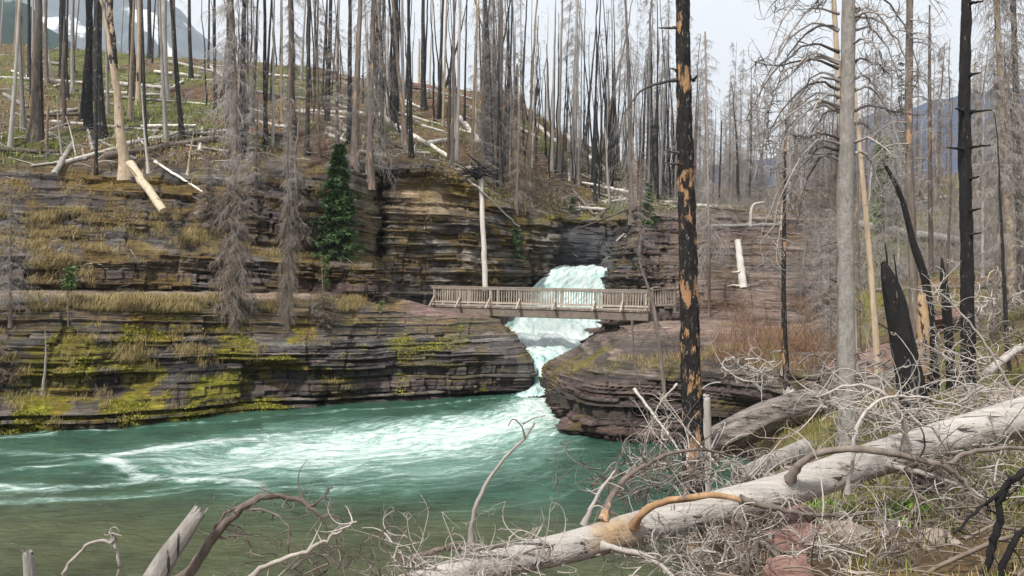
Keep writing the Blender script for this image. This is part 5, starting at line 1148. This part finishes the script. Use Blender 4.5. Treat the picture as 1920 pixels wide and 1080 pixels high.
for k in range(20):
    y = rg.uniform(330, 860); s = -1 if rg.random() < .5 else 1; limb_part(h2, 'stub', [(1586 + s * 18, y, 10.4), (1586 + s * (26 + rg.uniform(0, 22)), y - rg.uniform(-14, 8), 10.2)], .009, .005, M_TW_DARK, 5, .002, k, 5)
h3 = hero('black_tree', [(1818, 760, 14, 46), (1816, 720, 14, 34), (1813, 480, 14, 30), (1808, 200, 14, 27), (1812, 20, 14, 22), (1815, -150, 14, 18)], M_BLACK, 'straight black trunk with snapped stubs in the right foreground', 22, 160, .06, seed=12, slim=.75)
for k, (y, s, ln) in enumerate([(6, 1, 22), (140, 1, 16), (210, 1, 38), (207, -1, 10), (276, 1, 34), (280, -1, 24), (335, 1, 14), (395, 1, 16), (440, 1, 18)]): limb_part(h3, 'stub', [(1812 + s * 8, y, 13.9), (1812 + s * (10 + ln), y - 4, 13.7)], .028, .012, M_BLACK, 6, .004, k, 6)
h4 = hero('brown_tree', [(1716, 700, 19, 26), (1712, 500, 19, 19), (1704, 250, 19, 17), (1706, 0, 19, 15), (1706, -150, 19, 12)], M_BROWN, 'scaly brown trunk with drooping side twigs between grey and black front trunks', 16, 110, .05, seed=14, slim=.8)
for k in range(26):
    y = rg.uniform(-80, 380); s = -1 if rg.random() < .5 else 1; ln = rg.uniform(30, 85); dy = rg.uniform(.2, .9) * ln; Yd = 19 + rg.normal(0, .5)
    limb_part(h4, 'limb', [(1706, y, 19), (1706 + s * ln * .5, y + dy * .1, Yd), (1706 + s * ln, y + dy, Yd)], .018, .005, M_TW_GREY, 9, .01, 300 + k, 4, twigs=12, tl=.4, tr=.006)
hero('tan_tree', [(1648, 720, 18, 20), (1640, 600, 18, 15), (1622, 380, 18, 12), (1605, 200, 18, 9), (1596, 60, 18, 6)], M_TAN, 'thin peeled tan trunk leaning behind the grey front trunk', 12, 80, .05, seed=16, slim=.75)
hero('tan_tree', [(1606, 560, 24, 13), (1572, 150, 24, 10), (1560, -60, 24, 8)], M_TAN, 'narrow tan trunk rising just left of the grey front trunk', 10, 60, .05, seed=17)
h6 = hero('thin_burnt_tree', [(1484, 765, 19.5, 30), (1476, 735, 19.5, 16), (1470, 600, 19.5, 12), (1470, 430, 19.5, 9), (1474, 215, 19.5, 4)], M_CHARP, 'thin burnt tree with an orange foot and spread roots beside the old log', 14, 110, .05, seed=18, slim=.8)
for k, (x, y) in enumerate([(1506, 752), (1500, 748), (1462, 762), (1455, 770)]): limb_part(h6, 'root', [(1480, 735, 19.5), ((1480 + x) / 2, y - 8, 19.3), (x, y + 6, 19.1)], .10, .04, M_GREY, 8, .006, k, 7)
for k in range(16):
    y = rg.uniform(240, 560); s = -1 if rg.random() < .5 else 1; limb_part(h6, 'stub', [(1471, y, 19.5), (1471 + s * rg.uniform(8, 26), y + rg.uniform(-6, 10), 19.3)], .012, .006, M_TW_DARK, 5, .003, k, 4)
h7 = hero('black_snag', [(1752, 950, 9, 74), (1740, 900, 9, 60), (1708, 720, 9, 54), (1680, 580, 9, 44), (1664, 520, 9, 28), (1656, 492, 9, 10)], M_BLACK, 'thick black charred snag leaning left with a pointed top', 30, 130, .07, .05, seed=20, slim=.88, axial=.3)
limb_part(h7, 'splinter', [(1668, 560, 9), (1664, 500, 9), (1660, 455, 9)], .022, .006, M_BLACK, 8, .003, 1); limb_part(h7, 'splinter', [(1690, 600, 9), (1684, 540, 9), (1676, 478, 9)], .02, .006, M_BLACK, 8, .003, 2)
hero('black_snag', [(1788, 745, 15, 34), (1784, 700, 15, 25), (1775, 580, 15, 22), (1768, 520, 15, 15), (1766, 486, 15, 5)], M_BLACK, 'short pointed black snag beside the straight black trunk', 16, 80, .06, .05, seed=22, slim=.72, axial=.3)
hero('leaning_pole', [(1757, 598, 15, 17), (1738, 545, 15, 15), (1712, 455, 15, 13), (1690, 370, 15, 9), (1655, 300, 15, 6)], M_BLACK, 'black pole leaning left behind the pointed snags', 10, 60, .06, seed=24)
hero('split_snag', [(1738, 760, 14.5, 30), (1733, 690, 14.5, 22), (1730, 600, 14.5, 20), (1727, 555, 14.5, 13)], make_wood('half_burnt_wood', (.30, .19, .10), (.48, .34, .21), (.018, .016, .016), .50, None, .7, 1, .8, .14, 0), 'split snag half orange and half black between the leaning black ones', 14, 70, .10, .10, seed=26)
for k, (pts, mm, lab) in enumerate([
  ([(1900, 550, 28, 15), (1885, 300, 28, 13), (1868, 0, 28, 10), (1862, -120, 28, 8)], M_TAN, 'tan brown tree with twiggy crown near the right edge'), ([(1916, 545, 29, 14), (1908, 300, 29, 12), (1900, 0, 29, 9), (1898, -100, 29, 7)], M_BROWN, 'brown twiggy tree at the right edge of the picture'),
  ([(1746, 482, 40, 9), (1743, 200, 40, 7), (1743, 10, 40, 3)], M_BROWN, 'thin brown tree with feathery limbs between brown and black trunks'), ([(1250, 672, 27, 8), (1228, 590, 27, 7), (1198, 488, 27, 3)], M_BROWN, 'crooked dead sapling leaning left beside the end of the footbridge'),
  ([(1330, 560, 46, 6), (1328, 380, 46, 5), (1322, 60, 60, 3)], M_BROWN, 'tall twiggy tree just right of the charred front trunk')]):
    h_ = hero('dead_tree', pts, mm, lab, 10, 60, .05, seed=30 + k)
    lb = MB(); P = curve_pts([at(a, b, c) for a, b, c, w in pts], 40) - np.array(h_.location); kk = pts[0][2]
    if k == 3: dead_branches(lb, P, None, 26, .15, .98, lambda f: .9 * (1.1 - f), 9, .4, .9, -.1, 40 + k, .014, .2, tw_r=.006)
    elif k == 2: dead_branches(lb, P, None, 60, .15, .99, lambda f: .4 + 1.6 * (1 - f), 9, .6, .5, .0, 40 + k, .022, .3, tw_r=.009)
    else: dead_branches(lb, P, None, 110, .25, .99, lambda f: .5 + 1.5 * (1 - f) ** .7, 20, .55, .7, .0, 40 + k, .02, .3, tw_r=.0085)
    lb.build('limbs', M_TW_GREY if k != 3 else M_TW_DARK, h_)['kind'] = 'stuff'

# ------------------------------------------------------------------ big logs in the foreground
bl = hero('fallen_log', [(760, 1106, 6.0, 66), (900, 1062, 6.2, 68), (1060, 1028, 6.45, 72), (1190, 992, 6.7, 76), (1330, 955, 6.9, 76), (1480, 916, 7.15, 78), (1620, 868, 7.4, 80), (1760, 826, 7.65, 84), (1900, 786, 7.9, 88), (2080, 736, 8.2, 92), (2400, 650, 8.8, 96), (2650, 590, 9.3, 96)], M_LOG, 'huge smooth silver log with curling limbs lying across the right foreground', 30, 280, .012, seed=40, axial=.12, slim=.80, ground=False, cat='log')
limb_part(bl, 'branch', [(1188, 985, 6.55), (1205, 962, 6.45), (1240, 942, 6.4), (1300, 932, 6.35), (1345, 928, 6.35), (1390, 938, 6.35)], .033, .022, M_ORANGE, 26, .003, 1, 12)
limb_part(bl, 'branch', [(1388, 937, 6.35), (1440, 950, 6.3), (1500, 962, 6.25), (1560, 968, 6.2), (1640, 960, 6.2)], .027, .010, M_FT_DARK, 24, .005, 2, 9, 16, .5, .005)
limb_part(bl, 'branch', [(1482, 898, 7.0), (1498, 872, 6.9), (1530, 852, 6.85), (1590, 842, 6.8), (1660, 848, 6.75), (1730, 862, 6.7), (1775, 872, 6.7), (1810, 850, 6.7), (1870, 842, 6.7), (1940, 838, 6.7)], .033, .016, M_FT_DARK, 40, .004, 3, 12, 14, .6, .006)
limb_part(bl, 'branch', [(1770, 872, 6.7), (1810, 905, 6.6), (1840, 960, 6.5), (1850, 1010, 6.4)], .022, .008, M_FT_DARK, 18, .006, 4, 8, 12, .5, .005)
limb_part(bl, 'branch', [(1130, 978, 6.6), (1145, 935, 6.7), (1170, 900, 6.8), (1210, 872, 6.9), (1260, 850, 7.1), (1320, 843, 7.3), (1380, 856, 7.5)], .030, .010, M_BROWN, 30, .004, 5, 10, 20, .5, .005)
limb_part(bl, 'branch', [(1095, 985, 6.6), (1110, 950, 6.6), (1130, 915, 6.7), (1152, 885, 6.8)], .022, .010, M_FT_PALE, 14, .005, 6, 8, 10, .35, .004)
limb_part(bl, 'branch', [(883, 1025, 6.3), (884, 985, 6.3), (900, 930, 6.3), (930, 880, 6.3), (958, 848, 6.3), (985, 820, 6.3), (1003, 790, 6.3)], .020, .008, M_FT_PALE, 24, .004, 7, 8)
limb_part(bl, 'branch', [(985, 822, 6.3), (978, 800, 6.3), (962, 786, 6.3), (952, 800, 6.3)], .008, .004, M_FT_DARK, 10, .002, 8, 6); limb_part(bl, 'branch', [(980, 795, 6.3), (1000, 785, 6.3), (1022, 780, 6.3)], .006, .003, M_FT_DARK, 8, .002, 9, 6)
limb_part(bl, 'branch', [(1130, 1024, 6.4), (1165, 1030, 6.3), (1205, 1040, 6.2), (1240, 1062, 6.1), (1270, 1090, 6.0)], .028, .016, M_FT_PALE, 16, .004, 10, 8, 8, .4)
limb_part(bl, 'branch', [(1385, 975, 6.7), (1410, 1000, 6.5), (1450, 1035, 6.3), (1520, 1090, 6.0)], .030, .018, M_BROWN, 16, .004, 11, 8, 6, .4)
limb_part(bl, 'branch', [(1662, 868, 7.1), (1730, 888, 6.9), (1790, 905, 6.7), (1860, 940, 6.5)], .030, .012, M_FT_PALE, 18, .005, 12, 8, 14, .5, .005)
limb_part(bl, 'branch', [(960, 1048, 6.25), (1000, 1030, 6.2), (1045, 1022, 6.2)], .012, .006, M_FT_DARK, 8, .004, 13, 6, 5, .25)
limb_part(bl, 'branch', [(770, 1050, 6.1), (830, 1030, 6.1), (890, 1030, 6.1), (960, 1022, 6.1)], .022, .014, M_FT_DARK, 16, .006, 14, 8, 10, .4)
limb_part(bl, 'branch', [(1590, 925, 7.0), (1600, 850, 6.9), (1610, 790, 6.9), (1650, 750, 7.0), (1720, 745, 7.1), (1800, 760, 7.2)], .020, .008, M_FT_PALE, 26, .006, 15, 8, 22, .5, .005)
limb_part(bl, 'branch', [(1700, 840, 7.3), (1690, 780, 7.2), (1650, 735, 7.2), (1590, 722, 7.2), (1530, 745, 7.2)], .026, .008, M_FT_PALE, 24, .006, 16, 8, 22, .5, .005)
ol = hero('old_log', [(1318, 842, 15.6, 60), (1380, 812, 15.9, 74), (1450, 778, 16.2, 74), (1530, 752, 16.6, 68), (1620, 728, 17.1, 56), (1700, 708, 17.6, 46)], M_CRACK, 'old cracked log with grey and pinkish wood lying below the thin burnt tree', 36, 150, .10, .10, seed=44, axial=.10, slim=.82, ground=False, cat='log')
hero('short_log', [(1382, 896, 9.4, 32), (1440, 870, 9.8, 34), (1510, 840, 10.3, 34)], M_GREY, 'short grey log butt resting behind the huge silver log', 16, 40, .05, .03, seed=46, axial=.1, ground=False, cat='log')
hero('post_stub', [(1326, 842, 15, 20), (1324, 790, 15, 19), (1322, 742, 15, 16)], M_GREY, 'upright grey stub beside the charred front trunk', 14, 30, .08, .05, seed=47, axial=.1, cat='log')
hero('grey_stump', [(270, 1120, 4.6, 62), (310, 1050, 4.7, 54), (345, 1000, 4.75, 44), (372, 960, 4.8, 34)], M_GREY, 'leaning grey splintered stump at the bottom left', 40, 60, .045, .06, seed=48, axial=.06, slim=.72, ground=False, cat='log')
hero('grey_stump', [(58, 1110, 4.2, 30), (56, 1070, 4.2, 27), (52, 1036, 4.2, 22)], M_GREY, 'small broken grey stub at the bottom left corner', 24, 30, .05, .03, seed=49, axial=.06, slim=.8, ground=False, cat='log')
hero('pale_log', [(1850, 700, 13, 16), (1900, 660, 13.5, 15), (1940, 640, 14, 14)], M_GREY, 'pale log at the right edge above the tangle', 10, 20, .04, seed=50, ground=False, cat='log')
def bough(name, pts, r0, r1, mtl, label, twigs=20, tl=.5, seed=0, sides=9, tr=.005, subs=()):
    r = empty(name, at(*pts[0])); tag(r, label, 'branch'); limb_part(r, 'stem', pts, r0, r1, mtl, 30, .005, seed, sides, twigs, tl, tr)
    for k, (sp, a, b) in enumerate(subs): limb_part(r, 'side_branch', sp, a, b, mtl, 16, .004, seed + 50 + k, 7, 6, tl * .6, tr)
    return r
bough('dead_bough', [(330, 1100, 4.9), (370, 1050, 4.9), (420, 985, 4.9), (470, 942, 4.9), (510, 930, 4.9), (560, 938, 4.9), (595, 962, 4.9), (612, 985, 4.9)], .034, .007, M_FT_DARK, 'dark dead bough arching over the pool at the bottom left', 26, .32, 61, 10, .004,
      [([(560, 938, 4.9), (585, 948, 4.9), (612, 925, 4.9), (622, 910, 4.9)], .008, .003), ([(450, 958, 4.9), (490, 955, 4.9), (540, 985, 4.9), (536, 1030, 4.9)], .009, .003), ([(400, 1010, 4.9), (455, 1005, 4.9), (470, 1035, 4.9)], .008, .003), ([(380, 1040, 4.9), (420, 965, 4.9), (470, 948, 4.9)], .012, .005)])
bough('dead_bough', [(430, 1110, 4.8), (500, 1062, 4.8), (570, 1035, 4.8), (625, 1005, 4.8), (668, 978, 4.8)], .018, .006, M_FT_PALE, 'straight pale dead branch slanting up from the bottom edge', 10, .3, 62)
bough('dead_bough', [(108, 1110, 4.6), (128, 1060, 4.6), (165, 1022, 4.6), (205, 1016, 4.6), (222, 1045, 4.6), (222, 1100, 4.6)], .010, .009, M_FT_PALE, 'thin pale branch hooped over at the bottom left', 0, .3, 63, subs=[([(210, 1018, 4.6), (212, 1005, 4.6), (206, 996, 4.6)], .007, .004)])
bough('dead_bough', [(1830, 1110, 4.6), (1855, 1050, 4.6), (1872, 985, 4.6), (1880, 920, 4.6), (1925, 880, 4.6), (1960, 850, 4.6)], .022, .018, M_BLACK, 'black burnt branch rising at the bottom right corner', 8, .3, 64, subs=[([(1876, 925, 4.6), (1840, 950, 4.6), (1790, 1000, 4.5)], .012, .007), ([(1868, 1100, 4.5), (1900, 1020, 4.5), (1950, 960, 4.5)], .02, .012)])
bough('dead_bough', [(1190, 730, 18), (1235, 790, 17), (1270, 840, 16), (1300, 900, 15)], .03, .012, M_FT_PALE, 'pale thin pole leaning across the water edge before the promontory', 14, .5, 65)
bough('dead_bough', [(1930, 790, 9.5), (1880, 700, 9.5), (1830, 620, 9.5), (1770, 555, 9.5), (1745, 535, 9.5)], .020, .006, M_FT_PALE, 'long pale pole with curly twigs slanting before the black trunk', 40, .45, 66, tr=.0045)
bough('dead_bough', [(1040, 1000, 9), (1048, 930, 9), (1040, 870, 9), (1046, 838, 9)], .006, .003, M_FT_DARK, 'thin dark stem standing in front of the pool', 14, .3, 67, tr=.003)
bough('dead_bough', [(1185, 600, 24), (1190, 680, 24), (1215, 780, 24), (1222, 830, 24)], .03, .012, M_FT_DARK, 'thin dead stem hanging before the promontory', 26, .7, 68, tr=.008)
bough('dead_bough', [(1270, 720, 12), (1235, 760, 12), (1215, 820, 12), (1200, 880, 12)], .014, .005, M_FT_PALE, 'drooping pale limb at the left of the charred front trunk', 40, .45, 69, tr=.005)

# brush heaps: curling dead twigs, each heap a thing of its own
def heap(px, py, Y, n, size, label, mtl, r=.006, curv=2.4, seed=0, spread=.35, sub=4, up=.2):
    rg_ = np.random.default_rng(seed); O = np.array(at(px, py, Y)); h = empty('brush_heap', tuple(O)); tag(h, label, 'brush', 'heaps of curling dead twigs in the foreground')
    mb = MB(); B = rg_.normal(0, spread, (n, 3)) * np.array((1, .8, .35)); D = rg_.normal(0, 1, (n, 3)) * np.array((1, .7, .6)) + np.array((0, 0, up)); P = curls(mb, B, D, size * rg_.uniform(.4, 1.5, n), rg_.normal(0, curv, n), r, rg_, 12, 4)
    o = mb.build('stems', mtl, h); o['kind'] = 'stuff'; tb = MB(); bi = np.repeat(np.arange(n), sub); k = rg_.integers(3, 12, len(bi)); b = P[bi, k]; d = rg_.normal(0, 1, (len(bi), 3)); curls(tb, b, d, size * .4 * rg_.uniform(.3, 1.3, len(bi)), rg_.normal(0, curv * 1.1, len(bi)), r * .5, rg_, 7, 3)
    q = tb.build('twigs', mtl, h); q['kind'] = 'stuff'
for k, (x, y, Y, n, s, mm, lab) in enumerate([
 (1650, 690, 14, 30, 1.0, M_FT_PALE, 'pale brush on the bank behind the old log'), (1785, 685, 13, 34, .9, M_FT_PALE, 'pale brush behind the pointed black snags'), (1885, 645, 14, 30, 1.0, M_FT_DARK, 'dark brush on the grass at the right edge'), (1560, 715, 16, 26, 1.0, M_FT_DARK, 'dark brush above the old log'), (1850, 565, 20, 26, 1.2, M_FT_PALE, 'pale brush on the slope behind the black trunk'), (1700, 590, 20, 26, 1.2, M_FT_DARK, 'dark brush beside the red slab'), (1420, 700, 22, 24, 1.2, M_FT_PALE, 'pale brush on the promontory beside the thin burnt tree'),
 (1640, 775, 8.2, 40, .75, M_FT_PALE, 'pale curling twigs above the silver log between grey trunk and black snag'), (1760, 790, 8.2, 46, .8, M_FT_PALE, 'tangle of pale twigs right of the leaning black snag'), (1870, 770, 8.3, 40, .8, M_FT_PALE, 'tangle of pale twigs at the right edge above the silver log'),
 (1890, 880, 7.0, 36, .7, M_FT_PALE, 'twigs in front of the silver log at the right edge'), (1780, 930, 6.8, 34, .6, M_FT_DARK, 'dark twigs below the silver log near the right edge'), (1650, 1000, 6.4, 34, .6, M_FT_PALE, 'pale twigs on the grass below the grey front trunk'),
 (1850, 1010, 5.8, 34, .6, M_FT_DARK, 'dark twigs in the bottom right corner'), (1700, 1050, 5.6, 26, .55, M_FT_DARK, 'dark twigs at the bottom edge below the grey trunk'), (1550, 1030, 6.0, 34, .6, M_FT_PALE, 'pale twigs over the pink stones'),
 (1430, 975, 6.9, 30, .6, M_FT_PALE, 'twigs hanging under the middle of the silver log'), (1330, 1030, 6.6, 60, .6, M_FT_PALE, 'thick twigs hanging under the orange limb'), (1250, 1050, 6.5, 60, .55, M_FT_PALE, 'thick twigs at the bottom under the peeled patch'), (1400, 1050, 6.0, 30, .55, M_FT_DARK, 'dark twigs at the bottom beside the pink stones'),
 (1300, 880, 9.3, 50, .75, M_FT_PALE, 'pale tangle at the foot of the charred front trunk'), (1225, 900, 9.0, 36, .65, M_FT_DARK, 'dark tangle left of the charred front trunk'), (1390, 900, 9.0, 34, .6, M_FT_PALE, 'tangle behind the silver log beside the short log butt'), (1170, 905, 9.6, 22, .7, M_FT_DARK, 'loose twigs reaching over the pool'),
 (990, 1050, 5.9, 22, .4, M_FT_PALE, 'twigs at the bottom above the end of the silver log'), (890, 1070, 5.6, 34, .45, M_FT_PALE, 'pale tangle at the bottom centre'), (780, 1065, 5.3, 30, .45, M_FT_PALE, 'pale tangle at the bottom beside the slanting branch'), (660, 1060, 5.1, 26, .42, M_FT_DARK, 'dark tangle at the bottom below the arching bough'), (560, 1050, 5.0, 18, .38, M_FT_DARK, 'few dark twigs under the arching bough'),
 (1560, 880, 7.6, 26, .6, M_FT_PALE, 'twigs behind the silver log at the foot of the grey trunk'), (1860, 830, 8.0, 50, .6, M_FT_PALE, 'twigs draped over the thick end of the silver log'), (1720, 870, 7.2, 36, .5, M_FT_DARK, 'dark twigs draped over the silver log by the black snag')]):
    heap(x, y, Y, n, s, lab, mm, .0065 * Y / 7, 2.6, 700 + k, .28 * s / .6, 4)

# ------------------------------------------------------------------ stones
import bmesh
M_PINK = make_leaf('pink_stone', (.12, .066, .055), (.23, .14, .118), 6); M_STONE = make_leaf('brown_stone', (.15, .12, .10), (.28, .23, .19), 5)
def stone(px, py, Y, sx, sy, sz, mtl, label, seed, rz=0, snap=True):
    rg_ = np.random.default_rng(seed); bm = bmesh.new(); bmesh.ops.create_cube(bm, size=1.0); bmesh.ops.subdivide_edges(bm, edges=bm.edges[:], cuts=5, use_grid_fill=True)
    V = np.array([v.co[:] for v in bm.verts]); nn = np.linalg.norm(V, axis=1, keepdims=True); V = V * .62 + V / nn * .27
    V *= 1 + .34 * fbm(V[:, 0] * 2 + seed, V[:, 1] * 2, V[:, 2] * 2.5, oct=3, seed=seed)[:, None]; V[:, 2] += .05 * np.round(fbm(V[:, 0] * 1.5, V[:, 1] * 1.5, V[:, 2] * 7, seed=seed + 1) * 4) / 4
    for v, c in zip(bm.verts, V): v.co = Vector(c * np.array((sx, sy, sz)))
    me = bpy.data.meshes.new('stone'); bm.to_mesh(me); bm.free(); o = link('stone', me, mtl); p = Vector(at(px, py, Y))
    if snap:
        g = drop(p.x, p.y, p.z + 2); p.z = (g.z if g else p.z) + sz * .22
    o.location = p; o.rotation_euler = (rg_.normal(0, .1), rg_.normal(0, .1), rz); tag(o, label, 'stone', 'loose stones'); return o
for k, (x, y, Y, sx, sy, sz, mm, lab) in enumerate([
 (1440, 990, 7.6, .75, .6, .35, M_PINK, 'large pink red stone under the silver log'), (1500, 1015, 7.0, .5, .45, .22, M_PINK, 'flat pink stone right of the large one'), (1480, 1060, 6.0, .28, .3, .22, M_PINK, 'small pink stone at the bottom edge'), (1380, 1005, 7.2, .35, .3, .2, M_PINK, 'small red stone left of the large pink one'),
 (1640, 775, 14.5, .7, .4, .22, M_STONE, 'pale flat stone behind the grey front trunk'), (1700, 655, 21, 2.2, 1.2, .7, M_PINK, 'long dark red slab behind the leaning black snag'), (1790, 605, 25, 2.4, 1.2, .55, M_PINK, 'long red slab behind the straight black trunk'), (1600, 640, 24, 1.5, .8, .5, M_PINK, 'red slab behind the thin tan trunk'),
 (1350, 830, 17, .9, .6, .45, M_STONE, 'brown stone at the end of the old log'), (1590, 985, 6.9, .4, .3, .16, M_STONE, 'low brown stone at the foot of the grey trunk'), (1340, 885, 13, .9, .7, .5, M_STONE, 'dark brown stone beside the charred front trunk'), (1760, 1030, 6, .22, .2, .12, M_STONE, 'small brown stone at the lower right'),
 (376, 362, 42.6, .8, .5, .25, M_STONE, 'pale flat stone on the rim above the twiggy tree'), (1905, 720, 13, .8, .5, .2, M_STONE, 'pale stone at the right edge above the tangle')]):
    stone(x, y, Y, sx, sy, sz, mm, lab, 800 + k, k * .7)

# ------------------------------------------------------------------ far wood and mountains
rg = np.random.default_rng(123); mb = MB()
n = 190; tpx = np.where(rg.random(n) < .75, rg.uniform(1180, 1590, n), rg.uniform(1790, 2050, n)); Yd = rg.uniform(95, 190, n); base = np.stack([(tpx - 960) / F * Yd, Yd, CAM_Z + (HOR - (352 - 55 * sstep(1750, 2000, tpx))) / F * Yd - 2.5], -1)
hh = rg.uniform(9, 19, n); zf = np.linspace(0, 1, 8)
P = base[:, None] + np.stack([rg.normal(0, .02, (n, 1)) * hh[:, None] * zf, 0 * zf[None] + np.zeros((n, 1)), hh[:, None] * zf], -1); tubes(mb, P, (rg.uniform(.10, .2, n))[:, None] * (1.05 - zf)[None], 5)
m_ = 46; bi = np.repeat(np.arange(n), m_); f = rg.uniform(.25, .98, len(bi)); b = base[bi] + np.stack([0 * f, 0 * f, f * hh[bi]], -1); a = rg.uniform(0, 6.283, len(bi)); L_ = (.3 + 1.6 * (1 - f)) * rg.uniform(.5, 1.2, len(bi)); t = np.linspace(0, 1, 4)
Q = b[:, None] + np.stack([np.cos(a)[:, None] * L_[:, None] * t, np.sin(a)[:, None] * L_[:, None] * t, -L_[:, None] * .8 * t ** 1.5], -1); tubes(mb, Q, np.full((len(bi), 1), .034) * (1.1 - t)[None], 3)
pm = MB(); i_ = rg.choice(np.flatnonzero((tth[:, 0] > 6.2) & (tth[:, 0] < 8.7)), 170); j_ = rg.integers(0, Gh.shape[1], 4000); j_ = j_[(pxh[-30, j_] > 380) & (pxh[-30, j_] < 1290)][:170]; i_ = i_[:len(j_)]
pb = Gh[i_, j_]; n2 = len(pb); ph = rg.uniform(4, 15, n2); zz_ = np.linspace(0, 1, 9); ln1, ln2 = rg.normal(0, .05, (n2, 1)), rg.normal(0, .04, (n2, 1))
PP = pb[:, None] + np.stack([ln1 * ph[:, None] * zz_ + .05 * rg.normal(0, 1, (n2, 9)), ln2 * ph[:, None] * zz_, ph[:, None] * zz_ - .3], -1); tubes(pm, PP, rg.uniform(.045, .11, n2)[:, None] * (1.1 - .8 * zz_)[None], 5)
o = pm.build('thin_poles', M_CHAR); tag(o, 'thicket of thin bare burnt poles along the crest', 'wood', None, 'stuff')
o = mb.build('far_wood', M_TW_GREY); tag(o, 'distant mass of grey dead trees beyond the wooded flat', 'wood', None, 'stuff')
def make_mount(name, c1, c2, snow=None):
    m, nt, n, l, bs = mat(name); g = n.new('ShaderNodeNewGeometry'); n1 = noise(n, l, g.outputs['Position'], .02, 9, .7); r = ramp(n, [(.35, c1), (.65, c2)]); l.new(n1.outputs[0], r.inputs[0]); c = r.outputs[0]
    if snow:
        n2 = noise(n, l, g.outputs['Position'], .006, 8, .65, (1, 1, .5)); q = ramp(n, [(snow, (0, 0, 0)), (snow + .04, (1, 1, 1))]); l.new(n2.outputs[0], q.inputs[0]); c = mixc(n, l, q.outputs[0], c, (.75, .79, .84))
    l.new(c, bs.inputs['Base Color']); bs.inputs['Roughness'].default_value = .95; return m
def mountain(name, prof, Y0, Y1, m, label, rough=.06, seed=0):
    nx, ny = 220, 60; a = np.array(prof, float); pxs = np.linspace(a[0, 0], a[-1, 0], nx); pys = np.interp(pxs, a[:, 0], a[:, 1]); t = np.linspace(0, 1.35, ny)[:, None]
    X = ((pxs - 960) / F * Y1)[None] + 0 * t; top = (CAM_Z + (HOR - pys) / F * Y1)[None]; Yy = Y0 + (Y1 - Y0) * t + 0 * X; f = np.where(t < 1, t ** 1.15, 1 - (t - 1) * 1.2)
    Z = -5 + (top + 5) * f; Z = Z + rough * (top + 50) * fbm(X * 6 / Y1 * 3, Yy * 6 / Y1 * 3, seed=seed, oct=6, g=.55) * np.clip(t * 1.5, 0, 1)
    me = mesh_np(name, np.stack([X, Yy, Z], -1).reshape(-1, 3), grid_faces(ny, nx), True); tag(link(name, me, m), label, None, None, 'structure')
mountain('blue_mountain', [(700, 380), (1200, 330), (1450, 290), (1560, 252), (1620, 218), (1720, 190), (1800, 176), (1930, 172), (2200, 150), (2600, 140)], 620, 1300, make_mount('haze_tinted_forest', (.006, .022, .070), (.016, .046, .125)), 'forested mountain painted haze blue far behind the right hand trees', .05, 3)  # forest base colour has the blue of distant haze painted into it
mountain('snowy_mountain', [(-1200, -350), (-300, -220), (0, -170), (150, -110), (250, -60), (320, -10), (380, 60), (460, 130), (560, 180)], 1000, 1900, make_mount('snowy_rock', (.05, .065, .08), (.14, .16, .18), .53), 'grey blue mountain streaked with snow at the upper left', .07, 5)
mountain('forest_spur', [(-900, -60), (-200, -20), (0, 0), (60, 20), (110, 55), (150, 90), (210, 150)], 300, 560, make_mount('spur_forest', (.008, .022, .018), (.025, .05, .04)), 'dark green forested spur behind the left slope', .05, 9)
gp = mesh_np('valley_floor', [(-6000, -300, -2.5), (6000, -300, -2.5), (6000, 9000, -2.5), (-6000, 9000, -2.5)], [[0, 1, 2, 3]], False, np.full((4, 3), .08)); tag(link('valley_floor', gp, M_GROUND), 'dull valley floor reaching the horizon', None, None, 'structure')

# ------------------------------------------------------------------ air between here and the mountains
hz = MB().box((0, 1180, 372), (6400, 2560, 752)).build('haze', None, None, False)
hm = bpy.data.materials.new('pale_air'); hm.use_nodes = True; hm.node_tree.nodes.clear(); ho = hm.node_tree.nodes.new('ShaderNodeOutputMaterial'); hv = hm.node_tree.nodes.new('ShaderNodeVolumePrincipled')
hv.inputs['Color'].default_value = (.80, .90, 1.0, 1); hv.inputs['Density'].default_value = 0.00026; hv.inputs['Anisotropy'].default_value = .2; hm.node_tree.links.new(hv.outputs[0], ho.inputs['Volume']); hz.data.materials.append(hm)
tag(hz, 'thin pale blue air veiling the far mountains', 'haze', None, 'stuff')

# ------------------------------------------------------------------ labels: number look-alikes along the picture
from collections import defaultdict
_dup = defaultdict(list)
for o in SC.objects:
    if o.parent is None and 'label' in o and o.get('kind') is None: _dup[o['label']].append(o)
ORD = ['first', 'second', 'third', 'fourth', 'fifth', 'sixth', 'seventh', 'eighth', 'ninth', 'tenth']
for lab, L_ in _dup.items():
    if len(L_) < 2: continue
    L_.sort(key=lambda o: o.location.x / max(o.location.y, .1))
    for k, o in enumerate(L_): o['label'] = f"{lab}, {ORD[min(k, 9)]} from left"
